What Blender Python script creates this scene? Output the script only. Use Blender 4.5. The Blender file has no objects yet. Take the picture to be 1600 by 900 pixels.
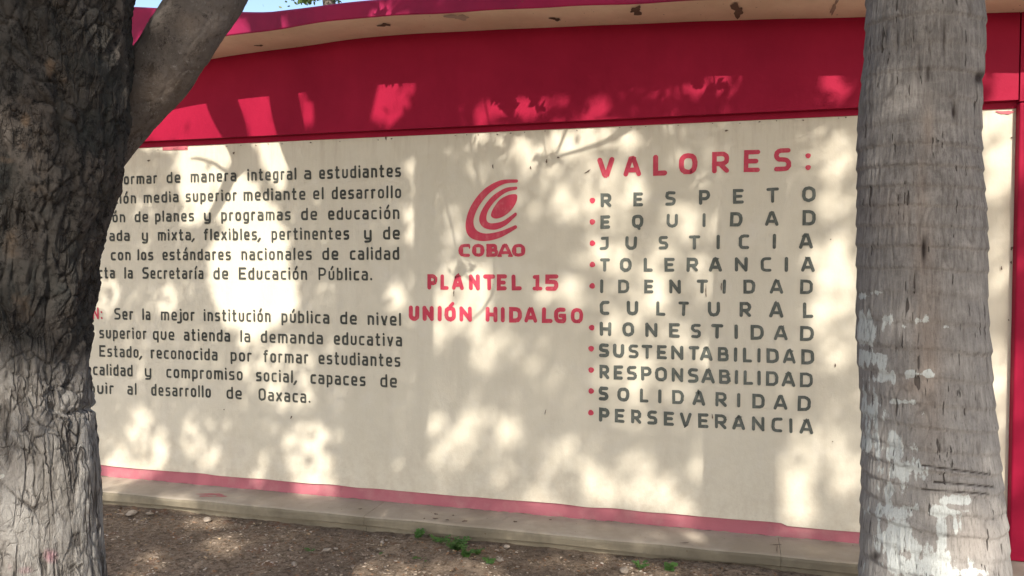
import bpy, bmesh, math, random
import numpy as np
from mathutils import Vector, Matrix

random.seed(7)
rng = np.random.default_rng(7)
C = bpy.data.collections.new('scene'); bpy.context.scene.collection.children.link(C)
S = bpy.context.scene
R = math.radians

# ------------------------------------------------------------------ camera
F = 1250.0                      # focal length in photo pixels (1600 wide)
YAW, PITCH = R(15.73), R(2.06)  # turned left of the wall's normal, tipped a little down
EYE = Vector((0.0, -4.60, 1.58))
cam = bpy.data.cameras.new('camera'); camo = bpy.data.objects.new('camera', cam); C.objects.link(camo)
cam.sensor_width = 36; cam.lens = 36 * F / 1600; cam.clip_end = 1000; cam.clip_start = 0.05
camo.location = EYE
camo.rotation_euler = (R(90) - PITCH, 0, YAW)
S.camera = camo
CM = camo.rotation_euler.to_matrix()

# ------------------------------------------------------------------ sun, sky, exposure
AZ, EL = R(17.6), R(37.5)       # sun to the right of the wall's normal, over the camera's shoulder
SUN = Vector((math.sin(AZ) * math.cos(EL), -math.cos(AZ) * math.cos(EL), math.sin(EL)))
w = bpy.data.worlds.new('World'); S.world = w; w.use_nodes = True
nt = w.node_tree; bg = nt.nodes['Background']; sky = nt.nodes.new('ShaderNodeTexSky')
sky.sky_type = 'NISHITA'; sky.sun_disc = False; sky.sun_elevation = EL; sky.sun_rotation = R(180) - AZ
sky.air_density = 1.0; sky.dust_density = 2.5; sky.ozone_density = 1.0
nt.links.new(sky.outputs[0], bg.inputs[0]); bg.inputs[1].default_value = 0.15
sl = bpy.data.lights.new('sun', 'SUN'); sl.energy = 3.5; sl.angle = R(0.53); sl.color = (1.0, 0.93, 0.82)
so = bpy.data.objects.new('sun', sl); C.objects.link(so)
so.rotation_euler = SUN.to_track_quat('Z', 'Y').to_euler(); so.location = (3, -9, 9)
S.view_settings.view_transform = 'Standard'; S.view_settings.look = 'None'
S.view_settings.gamma = 1.0; S.view_settings.exposure = 0.94
S.render.engine = 'CYCLES'
S.cycles.max_bounces = 8

# ------------------------------------------------------------------ measuring helpers
def ray(px, py):
    return CM @ Vector(((px - 800) / F, -(py - 450) / F, -1.0))
def on_y(px, py, Y=0.0):
    d = ray(px, py); return EYE + d * ((Y - EYE.y) / d.y)
def on_z(px, py, Z=0.0):
    d = ray(px, py); return EYE + d * ((Z - EYE.z) / d.z)
def at_depth(px, py, dep):
    return EYE + ray(px, py) * dep
CMI = np.array(CM.transposed())
def project(P):
    q = (np.asarray(P) - np.array(EYE)) @ CMI.T
    return 800 + F * q[..., 0] / -q[..., 2], 450 - F * q[..., 1] / -q[..., 2], -q[..., 2]

# ------------------------------------------------------------------ noise in numpy
def _h(ix, iy, iz, s=0):
    n = (ix * 73856093) ^ (iy * 19349663) ^ (iz * 83492791) ^ (s * 2654435761)
    n = (n ^ (n >> 13)) * 1274126177 & 0xffffffff
    n = (n ^ (n >> 16)) * 2246822519 & 0xffffffff
    return ((n ^ (n >> 15)) & 0xffffff) / float(0xffffff)
def vnoise(p, s=0):
    i = np.floor(p).astype(np.int64); f = p - i; u = f * f * (3 - 2 * f); r = 0
    for a in (0, 1):
        for b in (0, 1):
            for c in (0, 1):
                wgt = (u[:, 0] if a else 1 - u[:, 0]) * (u[:, 1] if b else 1 - u[:, 1]) * (u[:, 2] if c else 1 - u[:, 2])
                r = r + wgt * _h(i[:, 0] + a, i[:, 1] + b, i[:, 2] + c, s)
    return r * 2 - 1
def fbm(p, o=4, s=0):
    r = 0; a = 1; t = 0
    for k in range(o):
        r = r + a * vnoise(p * 2 ** k, s + k); t += a; a *= 0.5
    return r / t
def cells(p, s=0):
    i = np.floor(p).astype(np.int64)
    f1 = np.full(len(p), 9.0); f2 = f1.copy(); idv = np.zeros(len(p))
    for a in (-1, 0, 1):
        for b in (-1, 0, 1):
            for c in (-1, 0, 1):
                j = i + (a, b, c)
                q = np.stack([j[:, k] + _h(j[:, 0], j[:, 1], j[:, 2], s + 11 + k) for k in range(3)], 1)
                d = np.sqrt(((q - p) ** 2).sum(1)); h = _h(j[:, 0], j[:, 1], j[:, 2], s + 31)
                m = d < f1
                f2 = np.where(m, f1, np.minimum(f2, d)); idv = np.where(m, h, idv); f1 = np.where(m, d, f1)
    return f1, f2, idv

# ------------------------------------------------------------------ mesh helpers
def tag(o, label=None, cat=None, group=None, kind=None):
    if label: o['label'] = label
    if cat: o['category'] = cat
    if group: o['group'] = group
    if kind: o['kind'] = kind
    return o
def link(name, me, mat, parent=None, smooth=False):
    o = bpy.data.objects.new(name, me); C.objects.link(o)
    if mat: me.materials.append(mat)
    if parent: o.parent = parent; o.matrix_parent_inverse = parent.matrix_world.inverted()
    if smooth: me.polygons.foreach_set('use_smooth', [True] * len(me.polygons))
    return o
def mesh(name, V, Fc, mat, parent=None, smooth=False, attrs=None):
    me = bpy.data.meshes.new(name)
    if isinstance(Fc, np.ndarray):
        V = np.asarray(V, dtype=np.float32); n = Fc.shape[1]
        me.vertices.add(len(V)); me.vertices.foreach_set('co', V.ravel())
        me.loops.add(Fc.size); me.loops.foreach_set('vertex_index', Fc.astype(np.int32).ravel())
        me.polygons.add(len(Fc)); me.polygons.foreach_set('loop_start', np.arange(0, Fc.size, n, dtype=np.int32))
        try: me.polygons.foreach_set('loop_total', np.full(len(Fc), n, dtype=np.int32))
        except Exception: pass
        me.update(calc_edges=True); me.validate()
    else:
        me.from_pydata([tuple(v) for v in V], [], Fc); me.update()
    for k, a in (attrs or {}).items():
        at = me.attributes.new(k, 'FLOAT', 'POINT'); at.data.foreach_set('value', np.asarray(a, dtype=np.float32))
    return link(name, me, mat, parent, smooth)
def empty(name, loc):
    o = bpy.data.objects.new(name, None); C.objects.link(o); o.location = loc; o.empty_display_size = 0.1
    bpy.context.view_layer.update(); return o
class MB:
    def __init__(s): s.v = []; s.f = []
    def box(s, x0, x1, y0, y1, z0, z1):
        b = len(s.v)
        s.v += [(x0, y0, z0), (x1, y0, z0), (x1, y1, z0), (x0, y1, z0), (x0, y0, z1), (x1, y0, z1), (x1, y1, z1), (x0, y1, z1)]
        s.f += [tuple(b + i for i in q) for q in ((3, 2, 1, 0), (4, 5, 6, 7), (0, 1, 5, 4), (1, 2, 6, 5), (2, 3, 7, 6), (3, 0, 4, 7))]
    def poly(s, pts):
        b = len(s.v); s.v += [tuple(p) for p in pts]; s.f.append(tuple(range(b, b + len(pts))))
    def build(s, name, mat, parent=None, bevel=0, smooth=False):
        o = mesh(name, s.v, s.f, mat, parent, smooth)
        if bevel:
            m = o.modifiers.new('bevel', 'BEVEL'); m.width = bevel; m.segments = 2; m.limit_method = 'ANGLE'
        return o

# ------------------------------------------------------------------ materials
def newmat(name, rough=0.8, spec=0.3):
    m = bpy.data.materials.new(name); m.use_nodes = True
    b = m.node_tree.nodes['Principled BSDF']; b.inputs['Roughness'].default_value = rough
    b.inputs['Specular IOR Level'].default_value = spec
    return m, m.node_tree, b
def N(t, ty, **k):
    n = t.nodes.new(ty)
    for a, v in k.items():
        if a in n.inputs and not hasattr(n, a): n.inputs[a].default_value = v
        else: setattr(n, a, v)
    return n
def noise(t, scale, detail=4, rough=0.6, stretch=None, dist=0.0):
    co = N(t, 'ShaderNodeTexCoord'); mp = N(t, 'ShaderNodeMapping')
    if stretch: mp.inputs['Scale'].default_value = stretch
    t.links.new(co.outputs['Object'], mp.inputs[0])
    n = N(t, 'ShaderNodeTexNoise'); n.inputs['Scale'].default_value = scale
    n.inputs['Detail'].default_value = detail; n.inputs['Roughness'].default_value = rough; n.inputs['Distortion'].default_value = dist
    t.links.new(mp.outputs[0], n.inputs['Vector']); return n.outputs['Fac']
def rampv(t, fac, a, b, lo=0.0, hi=1.0):
    n = N(t, 'ShaderNodeMapRange'); n.inputs[1].default_value = a; n.inputs[2].default_value = b
    n.inputs[3].default_value = lo; n.inputs[4].default_value = hi
    t.links.new(fac, n.inputs[0]); return n.outputs[0]
def mix(t, fac, A, B, mode='MIX'):
    n = N(t, 'ShaderNodeMix'); n.data_type = 'RGBA'; n.blend_type = mode
    if isinstance(fac, (int, float)): n.inputs[0].default_value = fac
    else: t.links.new(fac, n.inputs[0])
    for i, c in ((6, A), (7, B)):
        if isinstance(c, tuple): n.inputs[i].default_value = (*c, 1) if len(c) == 3 else c
        else: t.links.new(c, n.inputs[i])
    return n.outputs[2]
def math2(t, op, a, b):
    n = N(t, 'ShaderNodeMath'); n.operation = op
    for i, c in enumerate((a, b)):
        if isinstance(c, (int, float)): n.inputs[i].default_value = c
        else: t.links.new(c, n.inputs[i])
    return n.outputs[0]
def bump(t, b, h, strength=0.3, dist=0.01):
    n = N(t, 'ShaderNodeBump'); n.inputs['Strength'].default_value = strength; n.inputs['Distance'].default_value = dist
    t.links.new(h, n.inputs['Height']); t.links.new(n.outputs[0], b.inputs['Normal'])
def attr(t, name):
    n = N(t, 'ShaderNodeAttribute'); n.attribute_name = name; return n.outputs['Fac']
def setc(t, b, c): t.links.new(c, b.inputs['Base Color'])

def paint(name, col, dark, rough=0.6, mott=0.25, speck=0.0, speckcol=(0.12, 0.08, 0.05), fade=None, spec=0.25):
    m, t, b = newmat(name, rough, spec)
    c = mix(t, rampv(t, noise(t, 1.6, 5, 0.65), 0.38, 0.7, 0, mott * 2), col, dark)
    c = mix(t, rampv(t, noise(t, 9, 4, 0.7, (1, 1, 0.35)), 0.5, 0.8, 0, mott), c, dark)
    if fade:
        c = mix(t, rampv(t, noise(t, 4.5, 6, 0.7), 0.5, 0.75, 0, 0.7), c, fade)
    if speck:
        s = rampv(t, noise(t, 55, 2, 0.5), 0.79 - speck * 0.05, 0.82 - speck * 0.05)
        c = mix(t, s, c, speckcol)
        s2 = rampv(t, noise(t, 14, 6, 0.8, (1, 1, 0.6)), 0.70, 0.76, 0, 0.4)
        c = mix(t, s2, c, speckcol)
    setc(t, b, c)
    h = math2(t, 'ADD', math2(t, 'MULTIPLY', noise(t, 3, 3, 0.5), 2.0), math2(t, 'MULTIPLY', noise(t, 60, 5, 0.7), 0.25))
    bump(t, b, h, 0.35, 0.012)
    return m
M = {}
def wall_mat():
    m, t, b = newmat('cream_wall_paint', .62, .25)
    c = mix(t, rampv(t, noise(t, 1.2, 6, 0.7), 0.35, 0.7, 0, .8), (0.675, 0.625, 0.515), (0.615, 0.565, 0.455))
    c = mix(t, rampv(t, noise(t, 7, 4, 0.7, (1, 1, 0.12)), 0.5, 0.75, 0, .35), c, (0.54, 0.48, 0.39))      # faint runs
    c = mix(t, rampv(t, noise(t, 5, 5, 0.7), 0.52, 0.7, 0, .3), c, (0.70, 0.665, 0.60))
    co = N(t, 'ShaderNodeTexCoord'); sx = N(t, 'ShaderNodeSeparateXYZ'); t.links.new(co.outputs['Object'], sx.inputs[0]); z = sx.outputs[2]
    low = rampv(t, z, .62, .10); top = rampv(t, z, 2.05, 2.36)
    c = mix(t, math2(t, 'MULTIPLY', low, rampv(t, noise(t, 11, 7, 0.8), .42, .7, 0, .55)), c, (0.42, 0.34, 0.25))  # splashed soil
    c = mix(t, math2(t, 'MULTIPLY', top, rampv(t, noise(t, 16, 5, 0.7, (1, 1, .10)), .5, .7, 0, .5)), c, (0.44, 0.36, 0.28))  # drips under the band
    c = mix(t, rampv(t, noise(t, 60, 2, 0.5), 0.775, 0.80, 0, .8), c, (0.20, 0.14, 0.10))
    c = mix(t, rampv(t, noise(t, 16, 6, 0.8, (1, 1, 0.6)), 0.68, 0.74, 0, .3), c, (0.30, 0.24, 0.18))
    setc(t, b, c)
    h = math2(t, 'ADD', math2(t, 'MULTIPLY', noise(t, 3, 3, 0.5), 2.0), math2(t, 'MULTIPLY', noise(t, 45, 6, 0.75, (1, 1, .6)), 0.4))
    bump(t, b, h, 0.45, 0.012); return m
M['cream'] = wall_mat()
M['soffit'] = paint('soffit_paint', (0.84, 0.70, 0.54), (0.66, 0.52, 0.38), 0.8, 0.5, speck=1.2)
M['crimson'] = paint('crimson_paint', (0.33, 0.009, 0.040), (0.25, 0.005, 0.029), 0.6, 0.45, spec=.12)
M['maroon'] = paint('crimson_fascia_paint', (0.34, 0.010, 0.07), (0.2, 0.008, 0.055), 0.55, 0.5, speck=0.8)
M['pink'] = paint('faded_pink_paint', (0.42, 0.135, 0.165), (0.36, 0.12, 0.15), 0.75, 0.5, fade=(0.46, 0.24, 0.24))
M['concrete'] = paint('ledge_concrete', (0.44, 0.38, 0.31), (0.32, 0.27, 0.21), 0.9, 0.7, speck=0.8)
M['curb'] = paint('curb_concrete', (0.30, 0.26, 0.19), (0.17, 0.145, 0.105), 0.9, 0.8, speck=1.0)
M['red_letter'] = paint('red_letter_paint', (0.60, 0.055, 0.10), (0.50, 0.05, 0.09), 0.6, 0.9)
M['grey_letter'] = paint('grey_letter_paint', (0.125, 0.14, 0.125), (0.09, 0.10, 0.09), 0.6, 0.9)
M['dark_letter'] = paint('dark_letter_paint', (0.075, 0.078, 0.068), (0.05, 0.052, 0.046), 0.6, 0.9)
M['softstain'] = paint('soffit_damp_stain', (0.34, 0.27, 0.22), (0.46, 0.38, 0.31), .9, 1.0)
for k_, col_ in (('red_letter', (.62, .16, .18)), ('grey_letter', (.22, .23, .21)), ('dark_letter', (.15, .15, .13))):
    t = M[k_].node_tree; b = t.nodes['Principled BSDF']; src = b.inputs['Base Color'].links[0].from_socket      # thin, brushed-out paint
    setc(t, b, mix(t, rampv(t, noise(t, 26, 5, .75, (1, 1, .5)), .5, .72, 0, .75), src, col_))
M['stain'] = paint('dark_stain', (0.10, 0.07, 0.055), (0.18, 0.13, 0.10), 0.9, 0.5)
M['roof'] = paint('roof_concrete', (0.3, 0.28, 0.25), (0.2, 0.19, 0.17), 0.9, 0.5)

# ------------------------------------------------------------------ ground
def mk_ground_mat():
    m, t, b = newmat('dirt_ground', 0.95, 0.1)
    c = mix(t, rampv(t, noise(t, 1.3, 6, 0.65), 0.35, 0.65), (0.21, 0.16, 0.12), (0.35, 0.27, 0.20))
    c = mix(t, rampv(t, noise(t, 24, 6, 0.8), 0.45, 0.62), c, (0.10, 0.075, 0.055))
    c = mix(t, rampv(t, noise(t, 90, 4, 0.8), 0.60, 0.70), c, (0.52, 0.44, 0.36))
    c = mix(t, rampv(t, noise(t, 6, 5, 0.7), 0.60, 0.72, 0, 0.6), c, (0.33, 0.15, 0.09))
    setc(t, b, c)
    bump(t, b, math2(t, 'ADD', noise(t, 30, 8, 0.75), math2(t, 'MULTIPLY', noise(t, 130, 4, 0.8), 0.4)), 0.9, 0.02)
    return m
M['ground'] = mk_ground_mat()
LW = 0.287      # ledge depth in front of the wall
LZ = 0.045
GZ = -0.035     # the dirt, a little below the ledge
     # ledge height
def ground_z(x, y):
    p = np.stack([x, y, np.zeros_like(x)], 1)
    near = np.clip((y + 7) / 2, 0, 1) * np.clip((x + 9) / 2, 0, 1) * np.clip((7 - x) / 2, 0, 1)
    z = 0.022 * fbm(p * 1.7, 3, 3) + 0.010 * fbm(p * 9, 3, 5) + 0.004 * vnoise(p * 45, 9)
    edge = np.clip((-LW - y) / 0.25, 0, 1)          # dips a little along the kerb
    return GZ + z * near - 0.010 + 0.012 * edge * near
xs = np.concatenate([np.linspace(-300, -9, 12), np.arange(-8.9, 6.5, 0.022), np.linspace(6.6, 300, 12)])
ys = np.concatenate([np.linspace(-300, -7, 12), np.linspace(-6.7, -3.4, 30), np.arange(-3.38, -0.2, 0.022), [0.0], np.linspace(1, 300, 10)])
GX, GY = np.meshgrid(xs, ys); gx, gy = GX.ravel(), GY.ravel(); gz = ground_z(gx, gy)
nx, ny = len(xs), len(ys); a = (np.arange(ny - 1)[:, None] * nx + np.arange(nx - 1)[None]).ravel()
g = mesh('ground', np.stack([gx, gy, gz], 1), np.stack([a, a + 1, a + nx + 1, a + nx], 1), M['ground'], smooth=True)
tag(g, kind='structure')

# ------------------------------------------------------------------ building
def X(px, py, Y=0.0): return on_y(px, py, Y)
BF = -0.05                                   # face of the crimson band
bld = empty('school_building', (0, 0, LZ))
tag(bld, 'long cream school wall with crimson band above, painted lettering and an arched eave', 'building')
XL = -9.0
xr_panel = X(1587, 250).x                    # right end of the cream panel
top_l, top_r = X(300, 228), X(1340, 180)
ZT = (top_l.z + top_r.z) / 2                 # top of cream
bot_l, bot_r = X(200, 731), X(1330, 826)
ZB = (bot_l.z + bot_r.z) / 2                 # top of the pink strip
print('panel top', top_l.z, top_r.z, 'bottom', bot_l.z, bot_r.z, 'ledge at wall', X(1225, 841).z, X(162, 745).z)
print('ledge front y', on_z(162, 768, LZ).y, on_z(1225, 869, LZ).y, 'ground front', on_z(162, 783, 0).y, on_z(1225, 892, 0).y)
# cream panel: a gently uneven rendered sheet with real thickness
def panel():
    x = np.linspace(XL, xr_panel, 330); z = np.linspace(ZB, ZT, 64)
    A, B = np.meshgrid(x, z); A = A.ravel(); B = B.ravel()
    d = 0.0012 * fbm(np.stack([A * .9, B * 1.1, B * 0], 1), 3, 21) + 0.0003 * vnoise(np.stack([A * 7, B * 7, B * 0], 1), 5)
    d = np.where((B > ZT - .01), 0, d)
    Bz = B.copy(); step = X(1229, 815).x
    low = B < ZB + 1e-4
    Bz = np.where(low, B + 0.004 * vnoise(np.stack([A * 6, A * 0, A * 0], 1), 8) - np.where(A > step, 0.012, 0.0), B)
    V = np.stack([A, d, Bz], 1); n = len(x)
    i = (np.arange(len(z) - 1)[:, None] * n + np.arange(n - 1)[None]).ravel()
    Fq = np.stack([i, i + 1, i + n + 1, i + n], 1)
    # underside lip of the render
    k = len(V); V = np.vstack([V, V[:n], np.stack([A[:n], np.full(n, .03), Bz[:n]], 1)])
    j = np.arange(n - 1); Fq = np.vstack([Fq, np.stack([k + n + j, k + n + j + 1, k + j + 1, k + j], 1)])
    return mesh('wall_panel', V, Fq, M['cream'], bld, smooth=False)
pn = panel(); pn['label'] = 'smooth cream painted wall panel'
for p in pn.data.polygons: p.use_smooth = True
b = MB(); b.box(XL, 4.2, 0.012, 0.05, LZ - .05, ZB + .03); b.build('base_strip', M['pink'], bld)
# lintel band: recessed crimson strip and proud face
STRIP = 0.035
b = MB(); b.box(XL, xr_panel, -0.006, 0.2, ZT, ZT + STRIP); b.build('band_shadow_strip', M['crimson'], bld)
XP = X(1590, 300, BF).x                     # left edge of the pilaster
ZTOP = 3.0
def roofz(x):                                # where the eave meets the wall
    return float(np.interp(x, RX, RZ))
RP = [(0, 175), (110, 142), (215, 116), (280, 103), (350, 88), (412, 80), (475, 72.7), (506, 67), (569, 58.6), (600, 55.6), (725, 48.5), (850, 43.5), (972, 38), (1144, 31.6), (1350, 26.5), (1600, 19), (1750, 14)]
RW = [X(px, py, BF) for px, py in RP]
RX = np.array([XL] + [p.x for p in RW] + [5.5]); RZ = np.array([RW[0].z - 0.55] + [p.z for p in RW] + [RW[-1].z - .12])
print('roof profile', [(round(float(a), 2), round(float(c), 2)) for a, c in zip(RX, RZ)])
xs_ = np.linspace(XL, XP - 0.004, 160)
zr = np.interp(xs_, RX, RZ)
for _ in range(6): zr[1:-1] = (zr[:-2] + 2 * zr[1:-1] + zr[2:]) / 4
def roofz(x): return float(np.interp(x, xsR, zsR))
xsR = np.linspace(XL, 5.2, 240); zsR = np.interp(xsR, RX, RZ)
for _ in range(14): zsR[1:-1] = (zsR[:-2] + 2 * zsR[1:-1] + zsR[2:]) / 4
def strip_wall(x0, x1, y, z0, ztopf, n, name, mat, parent, depth=0.2):
    xx = np.linspace(x0, x1, n); V = []; Fc = []
    for x in xx:
        zt = ztopf(x); V += [(x, y, z0), (x, y, zt), (x, y + depth, zt), (x, y + depth, z0)]
    for i in range(n - 1):
        k = 4 * i
        Fc += [(k, k + 4, k + 5, k + 1), (k + 3, k + 7, k + 4, k)]
    e = 4 * (n - 1)
    Fc += [(0, 1, 2, 3), (e + 3, e + 2, e + 1, e)]
    return mesh(name, V, Fc, mat, parent)
strip_wall(XL, XP - 0.006, BF, ZT + STRIP, lambda x: roofz(x) + .01, 160, 'lintel_band', M['crimson'], bld)
# pilaster on the right, a shaft below and a block beside the band
b = MB(); b.box(XP, XP + 0.42, BF - 0.004, 0.2, LZ + 0.004, ZT + 0.02); b.build('pilaster', M['crimson'], bld, bevel=0.008)
strip_wall(XP, XP + 0.42, BF - 0.004, ZT + 0.026, lambda x: roofz(x) + .01, 6, 'pilaster_head', M['crimson'], bld)
b = MB(); b.box(XP + 0.42, 5.2, -0.0, 0.2, ZB, ZT + .6); b.build('side_wall_panel', M['cream'], bld)
b = MB(); b.box(XL, 5.2, 0.2, 6.0, LZ - .3, 2.3); b.build('wall_core', M['cream'], bld)
# arched eave: soffit, fascia, shell
OV = 0.37
YF = BF - OV
TP = [(0, 6), (100, 7), (215, 10), (350, 17), (395, 18), (418, 18), (460, 13), (500, 8), (560, 3), (610, 0), (850, -16), (1100, -30), (1600, -52)]
TW = [X(px, py, YF) for px, py in TP]
tX = [XL] + [p.x for p in TW] + [5.2]; tZ = [TW[0].z] + [p.z for p in TW] + [TW[-1].z]
def topz(x): return max(float(np.interp(x, tX, tZ)), roofz(x) + 0.10)
V = []; n = 240; Fs = []; Ff = []; Ft = []
for x in np.linspace(XL, 5.2, n):
    z = roofz(x); zt = topz(x); j = 0.004 * math.sin(x * 9) * math.sin(x * 3.1)
    V += [(x, BF + .19, z), (x, YF + 0.006, z + j), (x, YF, z + .006 + j), (x, YF, zt - .012), (x, YF + .012, zt), (x, 6.0, zt + .1)]
for i in range(n - 1):
    k = 6 * i
    Fs.append((k, k + 6, k + 7, k + 1))
    Ff += [(k + 1, k + 7, k + 8, k + 2), (k + 2, k + 8, k + 9, k + 3), (k + 3, k + 9, k + 10, k + 4)]
    Ft.append((k + 4, k + 10, k + 11, k + 5))
def sub(Fc, name, mat):
    used = sorted({i for f in Fc for i in f}); mp = {o: i for i, o in enumerate(used)}
    return mesh(name, [V[i] for i in used], [tuple(mp[i] for i in f) for f in Fc], mat, bld)
sf = sub(Fs, 'soffit', M['soffit']); sf['label'] = 'cream underside of the eave with peeling black spots'
fa = sub(Ff, 'fascia', M['maroon']); fa['label'] = 'dark crimson edge of the arched roof'
sub(Ft, 'roof_shell', M['roof'])

# flat paint marks of uneven outline lying on a plane
def blotch(px, py, rx, ry, mat, name, plane='wall', off=0.003, seed=0, ang=0.0, Y=0.0, rough=0.35, label=None, parent=bld):
    r = random.Random(seed); pts = []; n = 22; ph = [r.uniform(0, 6.3) for _ in range(5)]
    for i in range(n):
        t = 2 * math.pi * i / n
        k = 1 + rough * (0.5 * math.sin(2 * t + ph[0]) + .5 * math.sin(3 * t + ph[1]) + .4 * math.sin(5 * t + ph[2]) + .3 * math.sin(8 * t + ph[3]))
        u, v = rx * k * math.cos(t), ry * k * math.sin(t)
        q = (px + u * math.cos(ang) - v * math.sin(ang), py + u * math.sin(ang) + v * math.cos(ang))
        if plane == 'wall': p = on_y(q[0], q[1], Y - off)
        else: p = on_z(q[0], q[1], Y + off)
        pts.append(p)
    b = MB(); b.poly(pts); o = b.build(name, mat, parent)
    if label: o['label'] = label
    return o
M['redmark'] = paint('smeared_red_paint', (0.48, 0.10, 0.14), (0.55, 0.2, 0.2), 0.7, 0.6)
b = MB(); b.poly([X(254, 229, -.004), X(254, 235, -.004), X(293, 234, -.004), X(293, 227, -.004)])
o = b.build('paint_smudge', M['redmark'], bld); o['label'] = 'small red rectangle just under the crimson band'
blotch(1571, 175.5, 12, 3, M['redmark'], 'paint_smudge', seed=3, off=.004, label='pink smear at the top right of the cream panel')
k = 0
for (px, py, rx, ry, an) in [(770, 260, 1.2, 3.2, 0), (829, 262, 1.0, 3.0, 0), (854, 252, 1.4, 3.2, .2), (918, 268, 5, 1.2, -.6), (872, 246, 1.8, 1.4, 0), (1127, 448, 1.0, 6, 0), (1103, 455, 1.0, 9, 0), (1305, 571, 1.1, 3.5, 0), (1565, 419, 1, 4, 0), (1581, 388, 2, 3, 0),
        (1135, 204, 3, 1.4, 0), (365, 239, 1.6, 2, 0), (232, 251, 2.2, 1.4, 0), (1581, 215, 1.6, 1.6, 0), (1580, 410, 1.4, 2.4, 0), (1576, 500, 1.2, 1.2, 0), (455, 652, 1, 3, .3), (350, 640, 1, 1, 0), (603, 216, 1.2, 3.5, 0), (679, 438, .9, 4.5, 0), (709, 458, .9, 5, .05), (1298, 374, .9, 1.2, 0), (1113, 651, 1.0, 4, 0), (1301, 690, 1, 1, 0), (852, 644, .8, 4, .2)]:
    blotch(px, py, rx * .9, ry * .9, M['stain'], 'dark_fleck', seed=k, ang=an, off=.0055); k += 1
for i in range(46):                           # row of insect spots and nail heads right under the band
    px = 250 + i * 24 + random.uniform(-9, 9)
    if px > 1335: break
    y0 = 228.5 - (px - 300) * .0462 + 2.2
    if random.random() < .6: blotch(px, y0 + random.uniform(-.5, 1.5), random.uniform(.6, 1.6), random.uniform(.5, 1.0), M['stain'], 'dark_fleck', seed=60 + i, off=.0058)
def eave_spot(px, f, rx, ry, seed, ang=0):    # f = 0 wall side .. 1 outer edge
    r = random.Random(seed); base = X(px, 50, BF); ph = [r.uniform(0, 6.3) for _ in range(4)]; pts = []
    for i in range(20):
        t = 2 * math.pi * i / 20; kk = 1 + .35 * math.sin(2 * t + ph[0]) + .25 * math.sin(3 * t + ph[1]) + .2 * math.sin(6 * t + ph[2])
        u, v = rx * kk * math.cos(t), ry * kk * math.sin(t)
        x = base.x + u * math.cos(ang) - v * math.sin(ang); y = BF - OV * f + u * math.sin(ang) + v * math.cos(ang)
        y = max(min(y, BF - .01), YF + .012); pts.append((x, y, roofz(x) - .0035 + .004 * math.sin(x * 9) * math.sin(x * 3.1) * (BF - y) / OV))
    b = MB(); b.poly(pts); b.build('soffit_stain', M['softstain'] if rx > .045 or ry > .12 else M['stain'], bld)
for i, (px, f, rx, ry, an) in enumerate([(423, .35, .02, .02, 0), (625, .6, .035, .03, .6), (742, .8, .05, .06, .2), (878, .45, .025, .03, 0), (1003, .7, .03, .07, .3), (1152, .5, .03, .10, 0), (1296, .6, .012, .13, 0)]):
    eave_spot(px, f, rx, ry, 100 + i, an)

# ------------------------------------------------------------------ ledge (slabs) at the foot of the wall
led = empty('ledge', (0, -LW / 2, 0)); tag(led, kind='structure')
jx = [XL, X(166 - 900, 700, 0).x if False else -6.6, on_y(600, 781).x - 2.35, on_y(600, 781).x, on_y(1216, 838).x, on_y(1216, 838).x + 2.3, 5.2]
jx = sorted(jx)
for i in range(len(jx) - 1):
    a0, a1 = jx[i] + .0009, jx[i + 1] - .0009; V = []; Fc = []; n = max(8, int((a1 - a0) / .05))
    for q, x in enumerate(np.linspace(a0, a1, n)):
        e = 0.006 * math.sin(x * 7 + 1) * math.sin(x * 2.3); e2 = 0.003 * math.sin(x * 13)
        V += [(x, .02, LZ + .001), (x, -LW + .02 + e, LZ + e2 * .4), (x, -LW + .004 + e, LZ - .006 + e2 * .4), (x, -LW + e, LZ - .02), (x, -LW + .002 + e * .5, GZ + .022 + .004 * math.sin(x * 5)), (x, -LW + .035, GZ + .010), (x, -LW + .04, -.14)]
    for q in range(n - 1):
        k = 7 * q
        for s_ in range(6): Fc.append((k + s_ + 1, k + s_ + 8, k + s_ + 7, k + s_))
    e = 7 * (n - 1); Fc += [tuple(range(7)), tuple(e + 6 - i for i in range(7))]
    me = bpy.data.meshes.new('concrete_slab'); me.from_pydata(V, [], Fc); me.update()
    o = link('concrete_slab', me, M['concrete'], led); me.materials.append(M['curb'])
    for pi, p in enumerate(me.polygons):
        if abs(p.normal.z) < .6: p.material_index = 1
b = MB(); b.box(XL, 5.2, -LW + .06, .01, -.1, LZ - .012); b.build('slab_bed', M['stain'], led)
for (px, py, rx, ry, s_) in [(330, 772, 17, 1.0, 1), (345, 775, 9, .9, 2), (322, 775, 10, .8, 4)]:
    blotch(px, py, rx, ry, M['redmark'], 'paint_smudge', 'floor', .003, s_, Y=LZ, parent=led, label='thin red scribble on the concrete ledge')
for i, (px, py, rx, ry) in enumerate([(681, 803, 3, 1), (680, 810, 4, 1), (708, 805, 2, .8), (699, 812, 2.5, 1), (726, 814, 4, 1.4), (663, 810, 1.2, 1), (805, 815, 3, 1), (563, 795, 3, .8), (860, 812, 2, .8), (1213, 851, 9, .6), (1070, 848, 6, .5), (1214, 858, .8, 5)]):
    blotch(px, py, rx, ry, M['stain'], 'dark_fleck', 'floor', .003, 200 + i, Y=LZ, parent=led)
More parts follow.
